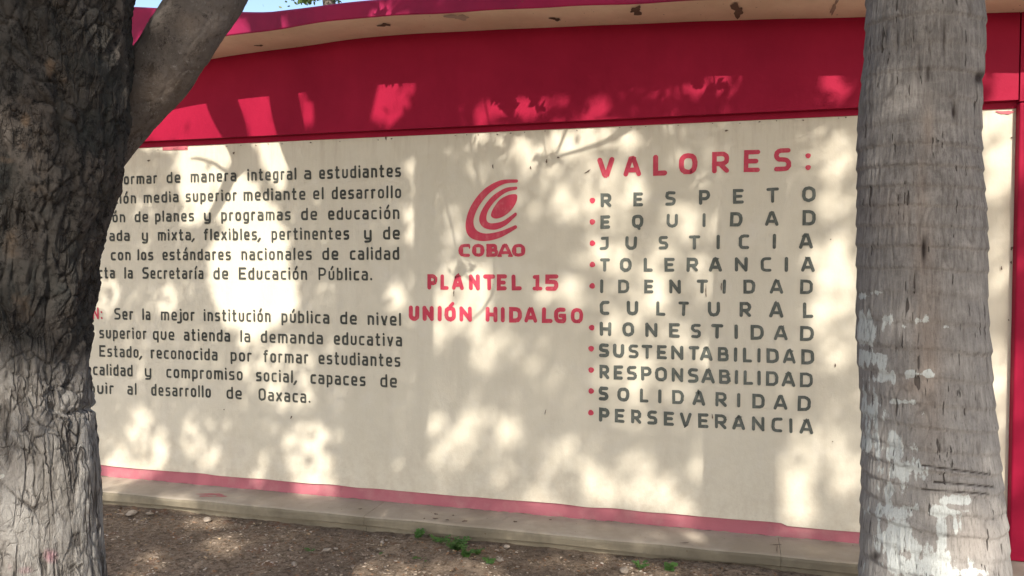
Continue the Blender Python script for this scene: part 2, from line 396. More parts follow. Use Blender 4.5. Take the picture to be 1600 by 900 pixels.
for i in range(60):    # uneven grime where the pink strip meets the ledge
    px = 160 + i * 19.6 + random.uniform(-8, 8)
    if px > 1335: continue
    p = on_y(px, 700); 
    pts = []
    xx = p.x; wd = random.uniform(.015, .06); hh = random.uniform(.002, .005)
    b = MB(); b.poly([(xx - wd, .0095, LZ), (xx + wd, .0095, LZ), (xx + wd * .6, .0095, LZ + hh), (xx - wd * .2, .0095, LZ + hh * 1.3), (xx - wd * .8, .0095, LZ + hh * .6)]); b.build('grime_edge', M['curb'], bld)

# ------------------------------------------------------------------ lettering: painted strokes
def rounded(pts, W):
    out = []; n = len(pts); closed = len(pts) > 2 and pts[0][:2] == pts[-1][:2]
    P = [Vector((p[0], p[1])) for p in pts]; rr = [(p[2] if len(p) > 2 else 0) * W for p in pts]
    idx = range(n - 1) if closed else range(n)
    for i in idx:
        if not closed and (i == 0 or i == n - 1): out.append(P[i]); continue
        a, c = P[i - 1 if i > 0 else n - 2], P[(i + 1) if i + 1 < n else 1]
        da, dc = (a - P[i]), (c - P[i]); r = min(rr[i], da.length * .5 if rr[i - 1] or closed else da.length * .95, dc.length * .5)
        if r < 1e-5: out.append(P[i]); continue
        A, B_ = P[i] + da.normalized() * r, P[i] + dc.normalized() * r
        for k in range(7):
            t = k / 6; out.append(A * (1 - t) ** 2 + P[i] * 2 * t * (1 - t) * .92 + (A + B_) * .5 * 2 * t * (1 - t) * .08 + B_ * t * t)
    q = [out[0]]
    for p in out[1:]:
        if (p - q[-1]).length > 1e-5: q.append(p)
    return q, closed
def ribbon(b, q, closed, s, y):
    y0_ = y; n_ = max(1, len(q) - 1)
    yy_ = lambda i, k=0: y0_ - .0007 * i / n_ - .00018 * k
    h = s / 2; L = []; Rr = []; n = len(q)
    for i in range(n):
        if closed: d1 = (q[i] - q[i - 1]).normalized(); d2 = (q[(i + 1) % n] - q[i]).normalized()
        else:
            d1 = (q[i] - q[i - 1]).normalized() if i else (q[1] - q[0]).normalized()
            d2 = (q[i + 1] - q[i]).normalized() if i < n - 1 else d1
        t = (d1 + d2); t = t.normalized() if t.length > 1e-4 else d1
        nrm = Vector((-t.y, t.x)); k = h / max(.5, nrm.dot(Vector((-d1.y, d1.x))))
        L.append(q[i] + nrm * k); Rr.append(q[i] - nrm * k)
    m = n if closed else n - 1
    if not closed:
        def cap(c, d):
            a0 = math.atan2(d.y, d.x)
            return [c + Vector((math.cos(a0 + a), math.sin(a0 + a))) * h for a in (R(-62), R(-30), 0, R(30), R(62))]
        e = cap(q[-1], (q[-1] - q[-2])); st = cap(q[0], (q[0] - q[1]))
        b.poly([(p.x, yy_(n, 2), p.y) for p in [Rr[-1]] + e + [L[-1]]]); b.poly([(p.x, yy_(0, -1), p.y) for p in [L[0]] + st + [Rr[0]]])
    for i in range(m):
        j = (i + 1) % n
        b.poly([(p.x, yy_(i + 1, i % 2), p.y) for p in (Rr[i], Rr[j], L[j], L[i])])
G = {
 'A': [[(0, 0), (.4, 1, .1), (.6, 1, .1), (1, 0)], [(.16, .27), (.84, .27)]],
 'B': [[(0, 0), (0, 1), (.9, 1, .35), (.9, .54, .3), (0, .54)], [(.6, .54), (1, .54, .4), (1, 0, .4), (0, 0)]],
 'C': [[(1, 1), (0, 1, .5), (0, 0, .5), (1, 0)]],
 'D': [[(0, 0), (0, 1), (1, 1, .62), (1, 0, .62), (0, 0)]],
 'E': [[(1, 1), (0, 1), (0, 0), (1, 0)], [(0, .5), (.85, .5)]],
 'F': [[(1, 1), (0, 1), (0, 0)], [(0, .48), (.85, .48)]],
 'G': [[(.95, 1), (0, 1, .5), (0, 0, .5), (1, 0, .25), (1, .47), (.55, .47)]],
 'H': [[(0, 0), (0, 1)], [(1, 0), (1, 1)], [(0, .5), (1, .5)]],
 'I': [[(.5, 0), (.5, 1)]],
 'J': [[(.2, 1), (1, 1), (1, 0, .6), (0, 0)]],
 'L': [[(0, 1), (0, 0), (1, 0)]],
 'M': [[(0, 0), (0, 1)], [(0, 1), (.5, .4)], [(.5, .4), (1, 1)], [(1, 1), (1, 0)]],
 'N': [[(0, 0), (0, 1)], [(0, 1), (1, 0)], [(1, 0), (1, 1)]],
 'O': [[(0, 0, .52), (0, 1, .52), (1, 1, .52), (1, 0, .52), (0, 0, .52)]],
 'P': [[(0, 0), (0, 1), (1, 1, .5), (1, .4, .5), (0, .4)]],
 'Q': [[(0, 0, .52), (0, 1, .52), (1, 1, .52), (1, 0, .52), (0, 0, .52)], [(.5, .05), (.68, -.2)]],
 'R': [[(0, 0), (0, 1), (1, 1, .5), (1, .42, .5), (0, .42)], [(.45, .42), (1, 0)]],
 'S': [[(.95, 1), (0, 1, .45), (0, .53, .4), (1, .47, .4), (1, 0, .45), (.02, 0)]],
 'T': [[(0, 1), (1, 1)], [(.5, 1), (.5, 0)]],
 'U': [[(0, 1), (0, 0, .5), (1, 0, .5), (1, 1)]],
 'V': [[(0, 1), (.42, 0, .1), (.58, 0, .1), (1, 1)]],
 '1': [[(.05, .97), (.5, .97), (.5, 0)], [(0, 0), (1, 0)]],
 '5': [[(1, 1), (0, 1), (0, .57), (1, .57, .35), (1, 0, .4), (0, 0)]],
 'a': [[(.08, .7), (1, .7, .4), (1, 0)], [(1, .4), (0, .4, .35), (0, 0, .35), (1, 0)]],
 'b': [[(0, 1), (0, 0)], [(0, .7), (1, .7, .45), (1, 0, .45), (0, 0)]],
 'c': [[(1, .7), (0, .7, .45), (0, 0, .45), (1, 0)]],
 'd': [[(1, 1), (1, 0)], [(1, .7), (0, .7, .45), (0, 0, .45), (1, 0)]],
 'e': [[(.95, 0), (0, 0, .45), (0, .7, .45), (1, .7, .45), (1, .33, .15), (0, .33)]],
 'f': [[(1, 1), (.35, 1, .4), (.35, 0)], [(0, .7), (.9, .7)]],
 'g': [[(1, .0), (0, 0, .45), (0, .7, .45), (1, .7)], [(1, .7), (1, -.28, .4), (.1, -.28)]],
 'i': [[(.5, 0), (.5, .7)], [(.5, .97), (.5, 1.0)]],
 'j': [[(.9, .7), (.9, -.28, .5), (-.5, -.28)], [(.9, .97), (.9, 1.0)]],
 'l': [[(.5, 1), (.5, 0)]],
 'm': [[(0, 0), (0, .7), (1, .7, .25), (1, 0)], [(.5, .68), (.5, 0)]],
 'n': [[(0, 0), (0, .7), (1, .7, .45), (1, 0)]],
 'o': [[(0, 0, .45), (0, .7, .45), (1, .7, .45), (1, 0, .45), (0, 0, .45)]],
 'p': [[(0, -.28), (0, .7), (1, .7, .45), (1, 0, .45), (0, 0)]],
 'q': [[(1, -.28), (1, .7), (0, .7, .45), (0, 0, .45), (1, 0)]],
 'r': [[(0, 0), (0, .7, .3), (1, .7)]],
 's': [[(.95, .7), (0, .7, .35), (0, .37, .3), (1, .33, .3), (1, 0, .35), (.02, 0)]],
 't': [[(.3, .98), (.3, 0, .45), (1, 0)], [(0, .7), (.95, .7)]],
 'u': [[(0, .7), (0, 0, .45), (1, 0, .45), (1, .7)]],
 'v': [[(0, .7), (.5, 0, .05), (1, .7)]],
 'x': [[(0, .7), (1, 0)], [(1, .7), (0, 0)]],
 'y': [[(0, .7), (0, 0, .45), (1, 0)], [(1, .7), (1, -.28, .4), (.1, -.28)]],
 ',': [[(.5, .05), (-.3, -.2)]], '.': [[(.5, .02), (.5, .05)]], ':': [[(.5, .02), (.5, .05)], [(.5, .6), (.5, .63)]],
}
ACC = {'ó': 'o', 'é': 'e', 'á': 'a', 'í': 'i', 'ú': 'u', 'Ó': 'O'}
WID = {'m': 1.5, 'r': .72, 't': .8, 'f': .8, 'c': .92, 's': .95}
def glyph(b, ch, x0, x1, z0, z1, s, jit=0.0):
    base = ACC.get(ch, ch); W = x1 - x0
    strokes = [list(q) for q in G[base]]
    if ch == 'í': strokes = [[(.5, 0), (.5, .7)]]
    narrow = W <= s * 1.05
    def T(p):
        gx = p[0]
        xx = (x0 + x1) / 2 + (gx - .5) * s * 1.2 if narrow else x0 + s / 2 + gx * (W - s)
        return (xx, z0 + s / 2 + p[1] * (z1 - z0 - s), *(p[2:]))
    for i, st in enumerate(strokes):
        q, cl = rounded([T(p) for p in st], max(W - s, s)); 
        if jit: q = [v + Vector((random.uniform(-jit, jit), random.uniform(-jit, jit))) for v in q]
        ribbon(b, q, cl, s * random.uniform(.92, 1.08), -.0024 - .0010 * i)
    if ch != base:
        hi = .92 if ch.islower() else 1.17
        q, cl = rounded([T((.5, hi)), T((.85, hi + .26) if W > s * 1.05 else (1.1, hi + .25))], W); ribbon(b, q, cl, s * .85, -.0046)
def line_px(chars, L, Rr, s_px, mat, name, label, ox=0, oy=0, sc=1.0, shear=0):
    """chars: [(char, x0, x1)], L/Rr: (x, top, base) in crop pixels of the photo"""
    for ch, x0, x1 in chars:
        b = MB()
        xm = (x0 + x1) / 2; f = (xm - L[0]) / (Rr[0] - L[0])
        top = L[1] + (Rr[1] - L[1]) * f; bs = L[2] + (Rr[2] - L[2]) * f
        cv = lambda x, y: X(ox + x / sc, oy + y / sc)
        a, c, tp = cv(x0, bs), cv(x1, bs), cv(xm, top); bz = cv(xm, bs).z
        s = (cv(xm + s_px, bs).x - cv(xm, bs).x)
        glyph(b, ch, a.x, c.x, bz, tp.z, s, jit=.0011)
        o = b.build('letter', mat, bld); o['label'] = 'letter ' + ch + ' of the ' + label
def chars(st, nums): return [(c, nums[2 * i], nums[2 * i + 1]) for i, c in enumerate(st)]
V6 = dict(ox=910, oy=220, sc=3.749); V7 = dict(ox=910, oy=450, sc=3.749)
lp = line_px(chars('VALORES', [88, 187, 240, 345, 415, 496, 565, 673, 758, 860, 944, 1041, 1121, 1223]), (137, 97, 215), (1172, 44, 178), 29, M['red_letter'], 'lettering', 'large red heading VALORES: above the list of values', **V6)
def words(W, base, h_px, mat, label, s_px=2.9):
    """W: [(word, x0, x1)] photo pixels, base: [(x, y)...] baseline"""
    for wd, x0, x1 in W:
        b = MB()
        yb0 = np.interp(x0, [p[0] for p in base], [p[1] for p in base]); yb1 = np.interp(x1, [p[0] for p in base], [p[1] for p in base])
        A, B_ = X(x0, yb0), X(x1, yb1)
        hp = h_px[0] + (h_px[1] - h_px[0]) * ((x0 + x1) / 2 - 170) / 457
        top = X((x0 + x1) / 2, (yb0 + yb1) / 2 - hp); H = top.z - (A.z + B_.z) / 2
        s = 0.0138
        wl = []
        for ch in wd:
            q = ACC.get(ch, ch)
            wl.append(0 if q in 'iIl,.:j' else WID.get(q, 1.25 if q.isupper() else 1.0))
        nar = sum(1 for v in wl if v == 0)
        GAP = .36
        u = (B_.x - A.x - nar * s) / (sum(wl) + GAP * (len(wd) - 1))
        x = A.x
        for ch, v in zip(wd, wl):
            ww = s if v == 0 else v * u
            z = A.z + (B_.z - A.z) * ((x + ww / 2) - A.x) / (B_.x - A.x)
            glyph(b, ch, x, x + ww, z, z + H, s, jit=.0006)
            x += ww + GAP * u
        o = b.build('painted_word', mat, bld); o['label'] = 'word ' + wd + ' in the ' + label; o['kind'] = 'stuff'
DK = M['dark_letter']
words([('Formar', 181, 246.1), ('de', 260.9, 282.3), ('manera', 298.2, 369.8), ('integral', 386.9, 463.5), ('a', 475.6, 486.8), ('estudiantes', 499, 626.9)], [(192, 289), (300, 285.2), (627, 276.6)], (17.2, 20.6), DK, 'dark grey line of lettering ending in a estudiantes')
words([('ción', 177, 213), ('media', 224.7, 279.5), ('superior', 290.5, 370.5), ('mediante', 381, 477.5), ('el', 489.6, 506.2), ('desarrollo', 518.8, 627.3)], [(190, 318.8), (320, 315), (627, 309.8)], (17.2, 20.6), DK, 'dark grey line of lettering ending in el desarrollo')
words([('ción', 160, 196), ('de', 211, 232), ('planes', 242.6, 303.6), ('y', 319, 329.7), ('programas', 346, 454.6), ('de', 471, 496), ('educación', 513, 624.5)], [(180, 348), (300, 346), (624, 342.5)], (17.2, 20.6), DK, 'dark grey line of lettering ending in de educación')
words([('ada', 171.5, 203), ('y', 222, 231.7), ('mixta,', 247, 304.7), ('flexibles,', 319, 408), ('pertinentes', 424.5, 546), ('y', 569, 581), ('de', 599, 625)], [(171, 377), (300, 375.8), (625, 374.2)], (17.4, 20.6), DK, 'dark grey line of lettering from y mixta to y de')
words([('con', 173.8, 204.8), ('los', 215.3, 239.8), ('estándares', 254.3, 361.2), ('nacionales', 377.5, 487.5), ('de', 504, 529), ('calidad', 547, 624)], [(171, 407), (625, 406.1)], (17.4, 20.6), DK, 'dark grey line of lettering ending in de calidad')
words([('dicta', 138, 180), ('la', 194.8, 208), ('Secretaría', 223, 318.5), ('de', 334, 357), ('Educación', 373.6, 480.3), ('Pública.', 498, 581.8)], [(158, 435), (600, 438.6)], (17.8, 20.6), DK, 'dark grey line of lettering ending in Educación Pública.')
words([('VISIÓN:', 96, 160.6)], [(96, 497.6), (160, 499)], (19, 20.6), M['red_letter'], 'red heading at the start of the second paragraph')
words([('Ser', 179, 208.5), ('la', 222.9, 235.5), ('mejor', 251.8, 304.8), ('institución', 318.9, 423.3), ('pública', 440, 515), ('de', 532, 558), ('nivel', 574.6, 627)], [(160, 499), (208, 499.8), (420, 503.5), (627, 509.2)], (18.2, 20.6), DK, 'dark grey line of lettering ending in de nivel')
words([('superior', 155.7, 229.6), ('que', 239.3, 272.9), ('atienda', 287.9, 360), ('la', 375.9, 391.6), ('demanda', 408, 505), ('educativa', 522, 628.6)], [(155, 528.6), (628, 541.4)], (18.2, 20.6), DK, 'dark grey line of lettering ending in demanda educativa')
words([('Estado,', 155.7, 222.4), ('reconocida', 236, 340.4), ('por', 360.7, 393.7), ('formar', 412, 482.4), ('estudiantes', 498.2, 625.9)], [(155, 557.2), (626, 573.4)], (18.2, 20.8), DK, 'dark grey line of lettering starting with Estado')
words([('calidad', 146, 207.7), ('y', 226.5, 237), ('compromiso', 260.4, 379.7), ('social,', 400.5, 464.4), ('capaces', 485.5, 571.6), ('de', 594.6, 620.6)], [(146, 586), (380, 594.6), (620, 605.8)], (18.4, 20.8), DK, 'dark grey line of lettering ending in capaces de')
words([('contribuir', 75, 178.5), ('al', 199.6, 213.8), ('desarrollo', 237, 330), ('de', 354.4, 378.4), ('Oaxaca.', 404.3, 485.5)], [(145, 614.6), (330, 621.5), (485, 630)], (18.4, 20.6), DK, 'dark grey last line of lettering ending in de Oaxaca.')
GL = M['grey_letter']
rows6 = [('RESPETO', [107, 170, 298, 355, 485, 547, 683, 748, 882, 945, 1077, 1150, 1287, 1365], (138, 308, 390), (1326, 268, 358)),
 ('EQUIDAD', [107, 162, 290, 357, 493, 560, 703, 720, 865, 937, 1070, 1148, 1290, 1365], (134, 437, 515), (1328, 407, 495)),
 ('JUSTICIA', [100, 155, 252, 320, 445, 503, 623, 690, 787, 805, 915, 977, 1115, 1132, 1268, 1350], (127, 562, 640), (1309, 543, 632)),
 ('TOLERANCIA', [102, 162, 220, 288, 360, 412, 480, 540, 610, 678, 740, 817, 892, 967, 1043, 1107, 1185, 1203, 1280, 1360], (132, 687, 767), (1320, 680, 767)),
 ('IDENTIDAD', [105, 122, 208, 275, 362, 417, 508, 577, 668, 735, 822, 840, 942, 1012, 1097, 1177, 1275, 1350], (113, 812, 893), (1312, 813, 897))]
rows7 = [('CULTURAL', [102, 158, 260, 327, 432, 487, 562, 625, 735, 805, 920, 988, 1095, 1177, 1292, 1352], (130, 75, 157), (1322, 85, 175)),
 ('HONESTIDAD', [102, 170, 235, 303, 368, 440, 508, 570, 635, 695, 755, 825, 892, 910, 985, 1062, 1122, 1203, 1275, 1355], (136, 198, 280), (1315, 223, 310)),
 ('SUSTENTABILIDAD', [97, 157, 180, 245, 270, 330, 347, 410, 437, 495, 520, 592, 622, 685, 688, 763, 793, 858, 888, 907, 940, 995, 1026, 1044, 1078, 1150, 1173, 1250, 1282, 1357], (127, 325, 405), (1320, 360, 447)),
 ('RESPONSABILIDAD', [100, 158, 183, 238, 260, 320, 343, 405, 425, 497, 522, 592, 618, 680, 698, 775, 800, 867, 893, 912, 943, 1000, 1025, 1043, 1075, 1148, 1167, 1247, 1272, 1350], (129, 450, 532), (1311, 495, 582)),
 ('SOLIDARIDAD', [95, 152, 205, 275, 337, 388, 443, 462, 525, 595, 645, 720, 778, 845, 905, 924, 995, 1068, 1120, 1200, 1260, 1337], (123, 577, 658), (1298, 632, 720)),
 ('PERSEVERANCIA', [98, 158, 190, 248, 285, 345, 380, 440, 477, 537, 570, 640, 678, 738, 775, 845, 878, 952, 992, 1067, 1107, 1172, 1211, 1230, 1272, 1352], (128, 702, 783), (1312, 768, 855))]
for rows, vv in ((rows6, V6), (rows7, V7)):
    for st, nn, l_, r_ in rows:
        line_px(chars(st, nn), l_, r_, 19, GL, 'lettering', 'grey spaced capitals reading ' + st, **vv)
def disc(px, py, rpx, mat, name, label=None, seed=0):
    b = MB(); pts = []
    for i in range(20):
        t = 2 * math.pi * i / 20; k = 1 + .05 * math.sin(3 * t + seed)
        c = X(px, py); e = X(px + rpx, py).x - c.x; pts.append((c.x + e * k * math.cos(t), -.003, c.z + e * k * math.sin(t)))
    b.poly(pts); o = b.build(name, mat, bld)
    if label: o['label'] = label
for i, (ux, uy, o_) in enumerate([(59, 350, 0), (59, 475, 0), (59, 600, 0), (59, 725, 0), (58, 850, 0), (55, 232, 1), (52, 355, 1), (52, 480, 1), (52, 603, 1), (50, 730, 1)]):
    disc(910 + ux / 3.749, (450 if o_ else 220) + uy / 3.749, 4.4, M['red_letter'], 'bullet_dot', seed=i)
disc(910 + 1322 / 3.749, 220 + 88 / 3.749, 4.3, M['red_letter'], 'colon_dot'); disc(910 + 1322 / 3.749, 220 + 157 / 3.749, 4.3, M['red_letter'], 'colon_dot')
V5 = dict(ox=630, oy=260, sc=3.46)
line_px(chars('PLANTEL15', [132, 186, 202, 248, 264, 329, 356, 416, 434, 498, 507, 561, 587, 641, 698, 754, 769, 839]), (158, 583, 667), (804, 585, 672), 21, M['red_letter'], 'lettering', 'red capitals reading PLANTEL 15 under the emblem', **V5)
line_px(chars('UNIÓNHIDALGO', [32, 88, 106, 166, 189, 208, 224, 286, 304, 373, 446, 511, 529, 548, 574, 641, 654, 726, 751, 809, 817, 881, 906, 973]), (60, 753, 834), (940, 765, 849), 21, M['red_letter'], 'lettering', 'red capitals reading UNIÓN HIDALGO', **V5)
# heavier contrasted capitals COBAO
def outline(polys, label, name='emblem_stroke', y=-.003):
    b = MB()
    for k, pl in enumerate(polys):
        pts = [X(630 + x / 3.46, 260 + yy / 3.46, y) for x, yy in pl]; b.poly(pts)
    o = b.build(name, M['red_letter'], bld); o['label'] = label; return o
def cr(pts, closed=True, k=6):
    out = []; n = len(pts)
    for i in range(n if closed else n - 1):
        p0, p1, p2, p3 = [np.array(pts[(i + j) % n] if closed else pts[min(max(i + j, 0), n - 1)], float) for j in (-1, 0, 1, 2)]
        for s_ in range(k):
            t = s_ / k; out.append(tuple(.5 * ((2 * p1) + (-p0 + p2) * t + (2 * p0 - 5 * p1 + 4 * p2 - p3) * t * t + (-p0 + 3 * p1 - 3 * p2 + p3) * t ** 3)))
    if not closed: out.append(tuple(map(float, pts[-1])))
    return out
def band(outer, inner, label):                  # a C shaped band between two open curves, as quads with rounded tips
    o_, i_ = cr(outer, False, 8), cr(inner, False, 8); b = MB()
    P = lambda q, d=0: X(630 + q[0] / 3.46, 260 + q[1] / 3.46, -.003)
    m = len(o_)
    for k in range(m - 1): b.poly([P(o_[k]), P(o_[k + 1]), P(i_[k + 1]), P(i_[k])])
    for k in (0, m - 1):
        a_, c_ = np.array(o_[k]), np.array(i_[k]); mid = (a_ + c_) / 2; h = (a_ - c_) / 2; r_ = np.linalg.norm(h)
        nb = 1 if k == 0 else m - 2; d = mid - (np.array(o_[nb]) + np.array(i_[nb])) / 2; d = d / np.linalg.norm(d) * r_
        b.poly([P(mid + h * math.cos(t) + d * math.sin(t)) for t in np.linspace(0, math.pi, 8)])
    o = b.build('emblem_stroke', M['red_letter'], bld); o['label'] = label
band([(612, 70), (520, 77), (430, 130), (362, 222), (337, 318), (360, 382), (430, 404), (520, 387), (610, 337)],
     [(612, 88), (540, 97), (458, 152), (400, 232), (380, 300), (397, 345), (448, 363), (525, 350), (602, 319)], 'outer red crescent of the emblem')
band([(608, 109), (548, 119), (478, 165), (426, 235), (411, 292), (437, 332), (497, 342), (555, 318), (610, 268)],
     [(608, 127), (558, 140), (502, 182), (460, 238), (450, 285), (467, 306), (505, 305), (545, 292), (603, 251)], 'middle red crescent of the emblem')
outline([cr([(612, 152), (617, 165), (610, 195), (585, 235), (545, 268), (505, 282), (480, 275), (475, 257), (490, 222), (522, 180), (565, 156), (595, 150)])], 'solid red oval inside the emblem')
def heavy(ch, x0, x1, s):
    y1, y0 = 421, 487
    for off_, gx in ((0, 0),):
        c = []
    return (ch, x0, x1)
line_px(chars('COBAO', [299, 363, 372, 440, 450, 513, 512, 590, 588, 661]), (330, 419, 489), (625, 419, 488), 17, M['red_letter'], 'lettering', 'small heavy red capitals COBAO under the emblem', **V5)
# wide uprights that thicken C, O, B, O and the serifs
b = MB()
def bar(x0, x1, y0, y1, yy=-.0060, r=4):
    b.poly([X(630 + x / 3.46, 260 + y / 3.46, yy) for x, y in cr([(x0 + r, y0), (x1 - r, y0), (x1, (y0 + y1) / 2), (x1 - r, y1), (x0 + r, y1), (x0, (y0 + y1) / 2)], True, 3)])
for x0, x1, y0, y1 in [(301, 324, 432, 476), (374, 396, 432, 476), (416, 438, 432, 476), (458, 480, 424, 484), (590, 612, 432, 476), (637, 659, 432, 476), (448, 466, 419, 428), (448, 466, 480, 489), (508, 534, 480, 489), (566, 594, 480, 489), (353, 363, 424, 446)]:
    bar(x0, x1, y0, y1)
o = b.build('lettering', M['red_letter'], bld); o['label'] = 'thick uprights of the small red capitals COBAO'

# ------------------------------------------------------------------ bark tubes
def frame_tube(pts, rad, nv):
    """resample a path to nv rings; returns centres, radii, frames"""
    P = np.array([tuple(p) for p in pts]); r = np.array(rad)
    d = np.r_[0, np.cumsum(np.linalg.norm(np.diff(P, axis=0), axis=1))]
    s = np.linspace(0, d[-1], nv)
    # smooth interpolation (Catmull-like through cubic resample)
    fine = np.linspace(0, d[-1], nv)
    Q = np.stack([np.interp(fine, d, P[:, k]) for k in range(3)], 1); rr = np.interp(fine, d, r)
    it = max(2, nv // 12)
    for _ in range(it):
        Q[1:-1] = (Q[:-2] + 2 * Q[1:-1] + Q[2:]) / 4; rr[1:-1] = (rr[:-2] + 2 * rr[1:-1] + rr[2:]) / 4
    T = np.gradient(Q, axis=0); T /= np.linalg.norm(T, axis=1)[:, None]
    U = np.cross(T, np.array([0.0, 1.0, 0.0])); U /= np.linalg.norm(U, axis=1)[:, None]
    W = np.cross(T, U)
    return Q, rr, T, U, W, fine
def tube(name, pts, rad, nu, nv, mat, parent, disp=None, attrs_fn=None, smooth=True):
    Q, rr, T, U, W, s = frame_tube(pts, rad, nv)
    th = np.linspace(0, 2 * math.pi, nu, endpoint=False)
    dirs = U[:, None] * np.cos(th)[None, :, None] + W[:, None] * np.sin(th)[None, :, None]
    P0 = (Q[:, None] + dirs * rr[:, None, None]).reshape(-1, 3); D = dirs.reshape(-1, 3)
    at = {}
    if disp is not None:
        local = np.stack([(D[:, 0] * np.repeat(rr, nu)), (D[:, 1] * np.repeat(rr, nu)), np.repeat(s, nu)], 1)
        dd, at = disp(local, P0); P0 = P0 + D * dd[:, None]
    i = np.arange(nv - 1)[:, None] * nu; j = np.arange(nu)[None]; k = (np.arange(nu)[None] + 1) % nu
    Fq = np.stack([(i + j), (i + k), (i + nu + k), (i + nu + j)], -1).reshape(-1, 4)
    c0 = len(P0); P0 = np.vstack([P0, Q[0], Q[-1]]); at = {a_: np.r_[v, 0, 0] for a_, v in at.items()}
    top = (nv - 1) * nu
    e_ = np.arange(0, nu, 2)
    Fc = np.vstack([Fq, np.stack([np.full(len(e_), c0), (e_ + 2) % nu, e_ + 1, e_], 1), np.stack([np.full(len(e_), c0 + 1), top + e_, top + e_ + 1, top + (e_ + 2) % nu], 1)])
    return mesh(name, P0, Fc, mat, parent, smooth, at)

# --- materials of bark
def bark_mat():
    m, t, b = newmat('rough_tree_bark', 0.95, 0.15)
    cellv = attr(t, 'plate'); lime = attr(t, 'lime'); crack = attr(t, 'crack'); pinkA = attr(t, 'pinkish'); tanA = attr(t, 'tan')
    dark = mix(t, rampv(t, noise(t, 9, 6, 0.7), .35, .65), (0.095, 0.085, 0.077), (0.042, 0.046, 0.044))
    dark = mix(t, cellv, dark, (0.135, 0.115, 0.10))
    dark = mix(t, rampv(t, noise(t, 45, 6, .8), .5, .62), dark, (0.018, 0.017, 0.017))
    tan = mix(t, rampv(t, noise(t, 30, 5, 0.7), .3, .7), (0.22, 0.16, 0.11), (0.14, 0.10, 0.075))
    dark = mix(t, rampv(t, math2(t, 'ADD', tanA, math2(t, 'MULTIPLY', noise(t, 22, 5, .7), .5)), .62, .8), dark, tan)
    grey = mix(t, rampv(t, noise(t, 12, 6, 0.75, (1, 1, .4)), .35, .65), (0.42, 0.39, 0.36), (0.25, 0.23, 0.205))
    grey = mix(t, cellv, grey, (0.50, 0.48, 0.45))
    lm = rampv(t, math2(t, 'ADD', lime, math2(t, 'MULTIPLY', noise(t, 16, 6, .75), .35)), .42, .85)
    c = mix(t, lm, dark, grey)
    c = mix(t, math2(t, 'MULTIPLY', crack, .75), c, (0.05, 0.038, 0.03))
    c = mix(t, rampv(t, math2(t, 'ADD', pinkA, math2(t, 'MULTIPLY', noise(t, 14, 5, .8), .5)), .7, 1.1, 0, .7), c, (0.50, 0.17, 0.25))
    sp = rampv(t, noise(t, 26, 3, .5), .74, .76); c = mix(t, math2(t, 'MULTIPLY', sp, lime), c, (.6, .6, .56))
    def crackle(sc, st, dis):
        co = N(t, 'ShaderNodeTexCoord'); mp = N(t, 'ShaderNodeMapping'); mp.inputs['Scale'].default_value = st
        t.links.new(co.outputs['Object'], mp.inputs[0]); nz = N(t, 'ShaderNodeTexNoise'); nz.inputs['Scale'].default_value = 14; nz.inputs['Detail'].default_value = 5
        t.links.new(mp.outputs[0], nz.inputs['Vector']); ad = N(t, 'ShaderNodeVectorMath'); ad.operation = 'MULTIPLY_ADD'; ad.inputs[1].default_value = (dis,) * 3
        t.links.new(nz.outputs['Color'], ad.inputs[0]); t.links.new(mp.outputs[0], ad.inputs[2])
        v = N(t, 'ShaderNodeTexVoronoi'); v.feature = 'DISTANCE_TO_EDGE'; v.inputs['Scale'].default_value = sc; t.links.new(ad.outputs[0], v.inputs['Vector'])
        return v.outputs['Distance']
    kL = rampv(t, crackle(26, (1, 1, .09), .10), 0, .075); k1 = rampv(t, crackle(34, (1, 1, .30), .09), 0, .09); k2 = rampv(t, crackle(75, (1, 1, .6), .05), 0, .10)
    kk = math2(t, 'MINIMUM', k1, math2(t, 'ADD', math2(t, 'MULTIPLY', k2, .5), .5))
    lgate = math2(t, 'MULTIPLY', math2(t, 'MULTIPLY', math2(t, 'SUBTRACT', 1.0, kL), lm), rampv(t, noise(t, 9, 4, .6), .36, .5))
    stv = noise(t, 42, 6, .8, (1, 1, .12)); c = mix(t, math2(t, 'MULTIPLY', lm, rampv(t, stv, .52, .66, 0, .6)), c, (.13, .115, .10)); c = mix(t, math2(t, 'MULTIPLY', lm, rampv(t, noise(t, 30, 6, .8, (1, 1, .5)), .56, .66, 0, .6)), c, (.50, .48, .45))
    c = mix(t, math2(t, 'MULTIPLY', lgate, .85), c, (0.055, 0.045, 0.04))
    brk = rampv(t, noise(t, 12, 4, .6), .45, .6); gate = math2(t, 'MULTIPLY', math2(t, 'SUBTRACT', 1.0, kk), brk)
    c = mix(t, math2(t, 'MULTIPLY', gate, .65), c, (0.045, 0.036, 0.03))
    setc(t, b, c)
    hh = math2(t, 'ADD', noise(t, 60, 9, 0.85, (1, 1, .45)), math2(t, 'MULTIPLY', noise(t, 260, 4, .7, (1, 1, .3)), .4))
    bump(t, b, math2(t, 'SUBTRACT', hh, math2(t, 'ADD', math2(t, 'MULTIPLY', gate, .8), math2(t, 'MULTIPLY', lgate, 1.1))), 1.0, 0.012)
    return m
M['bark'] = bark_mat()
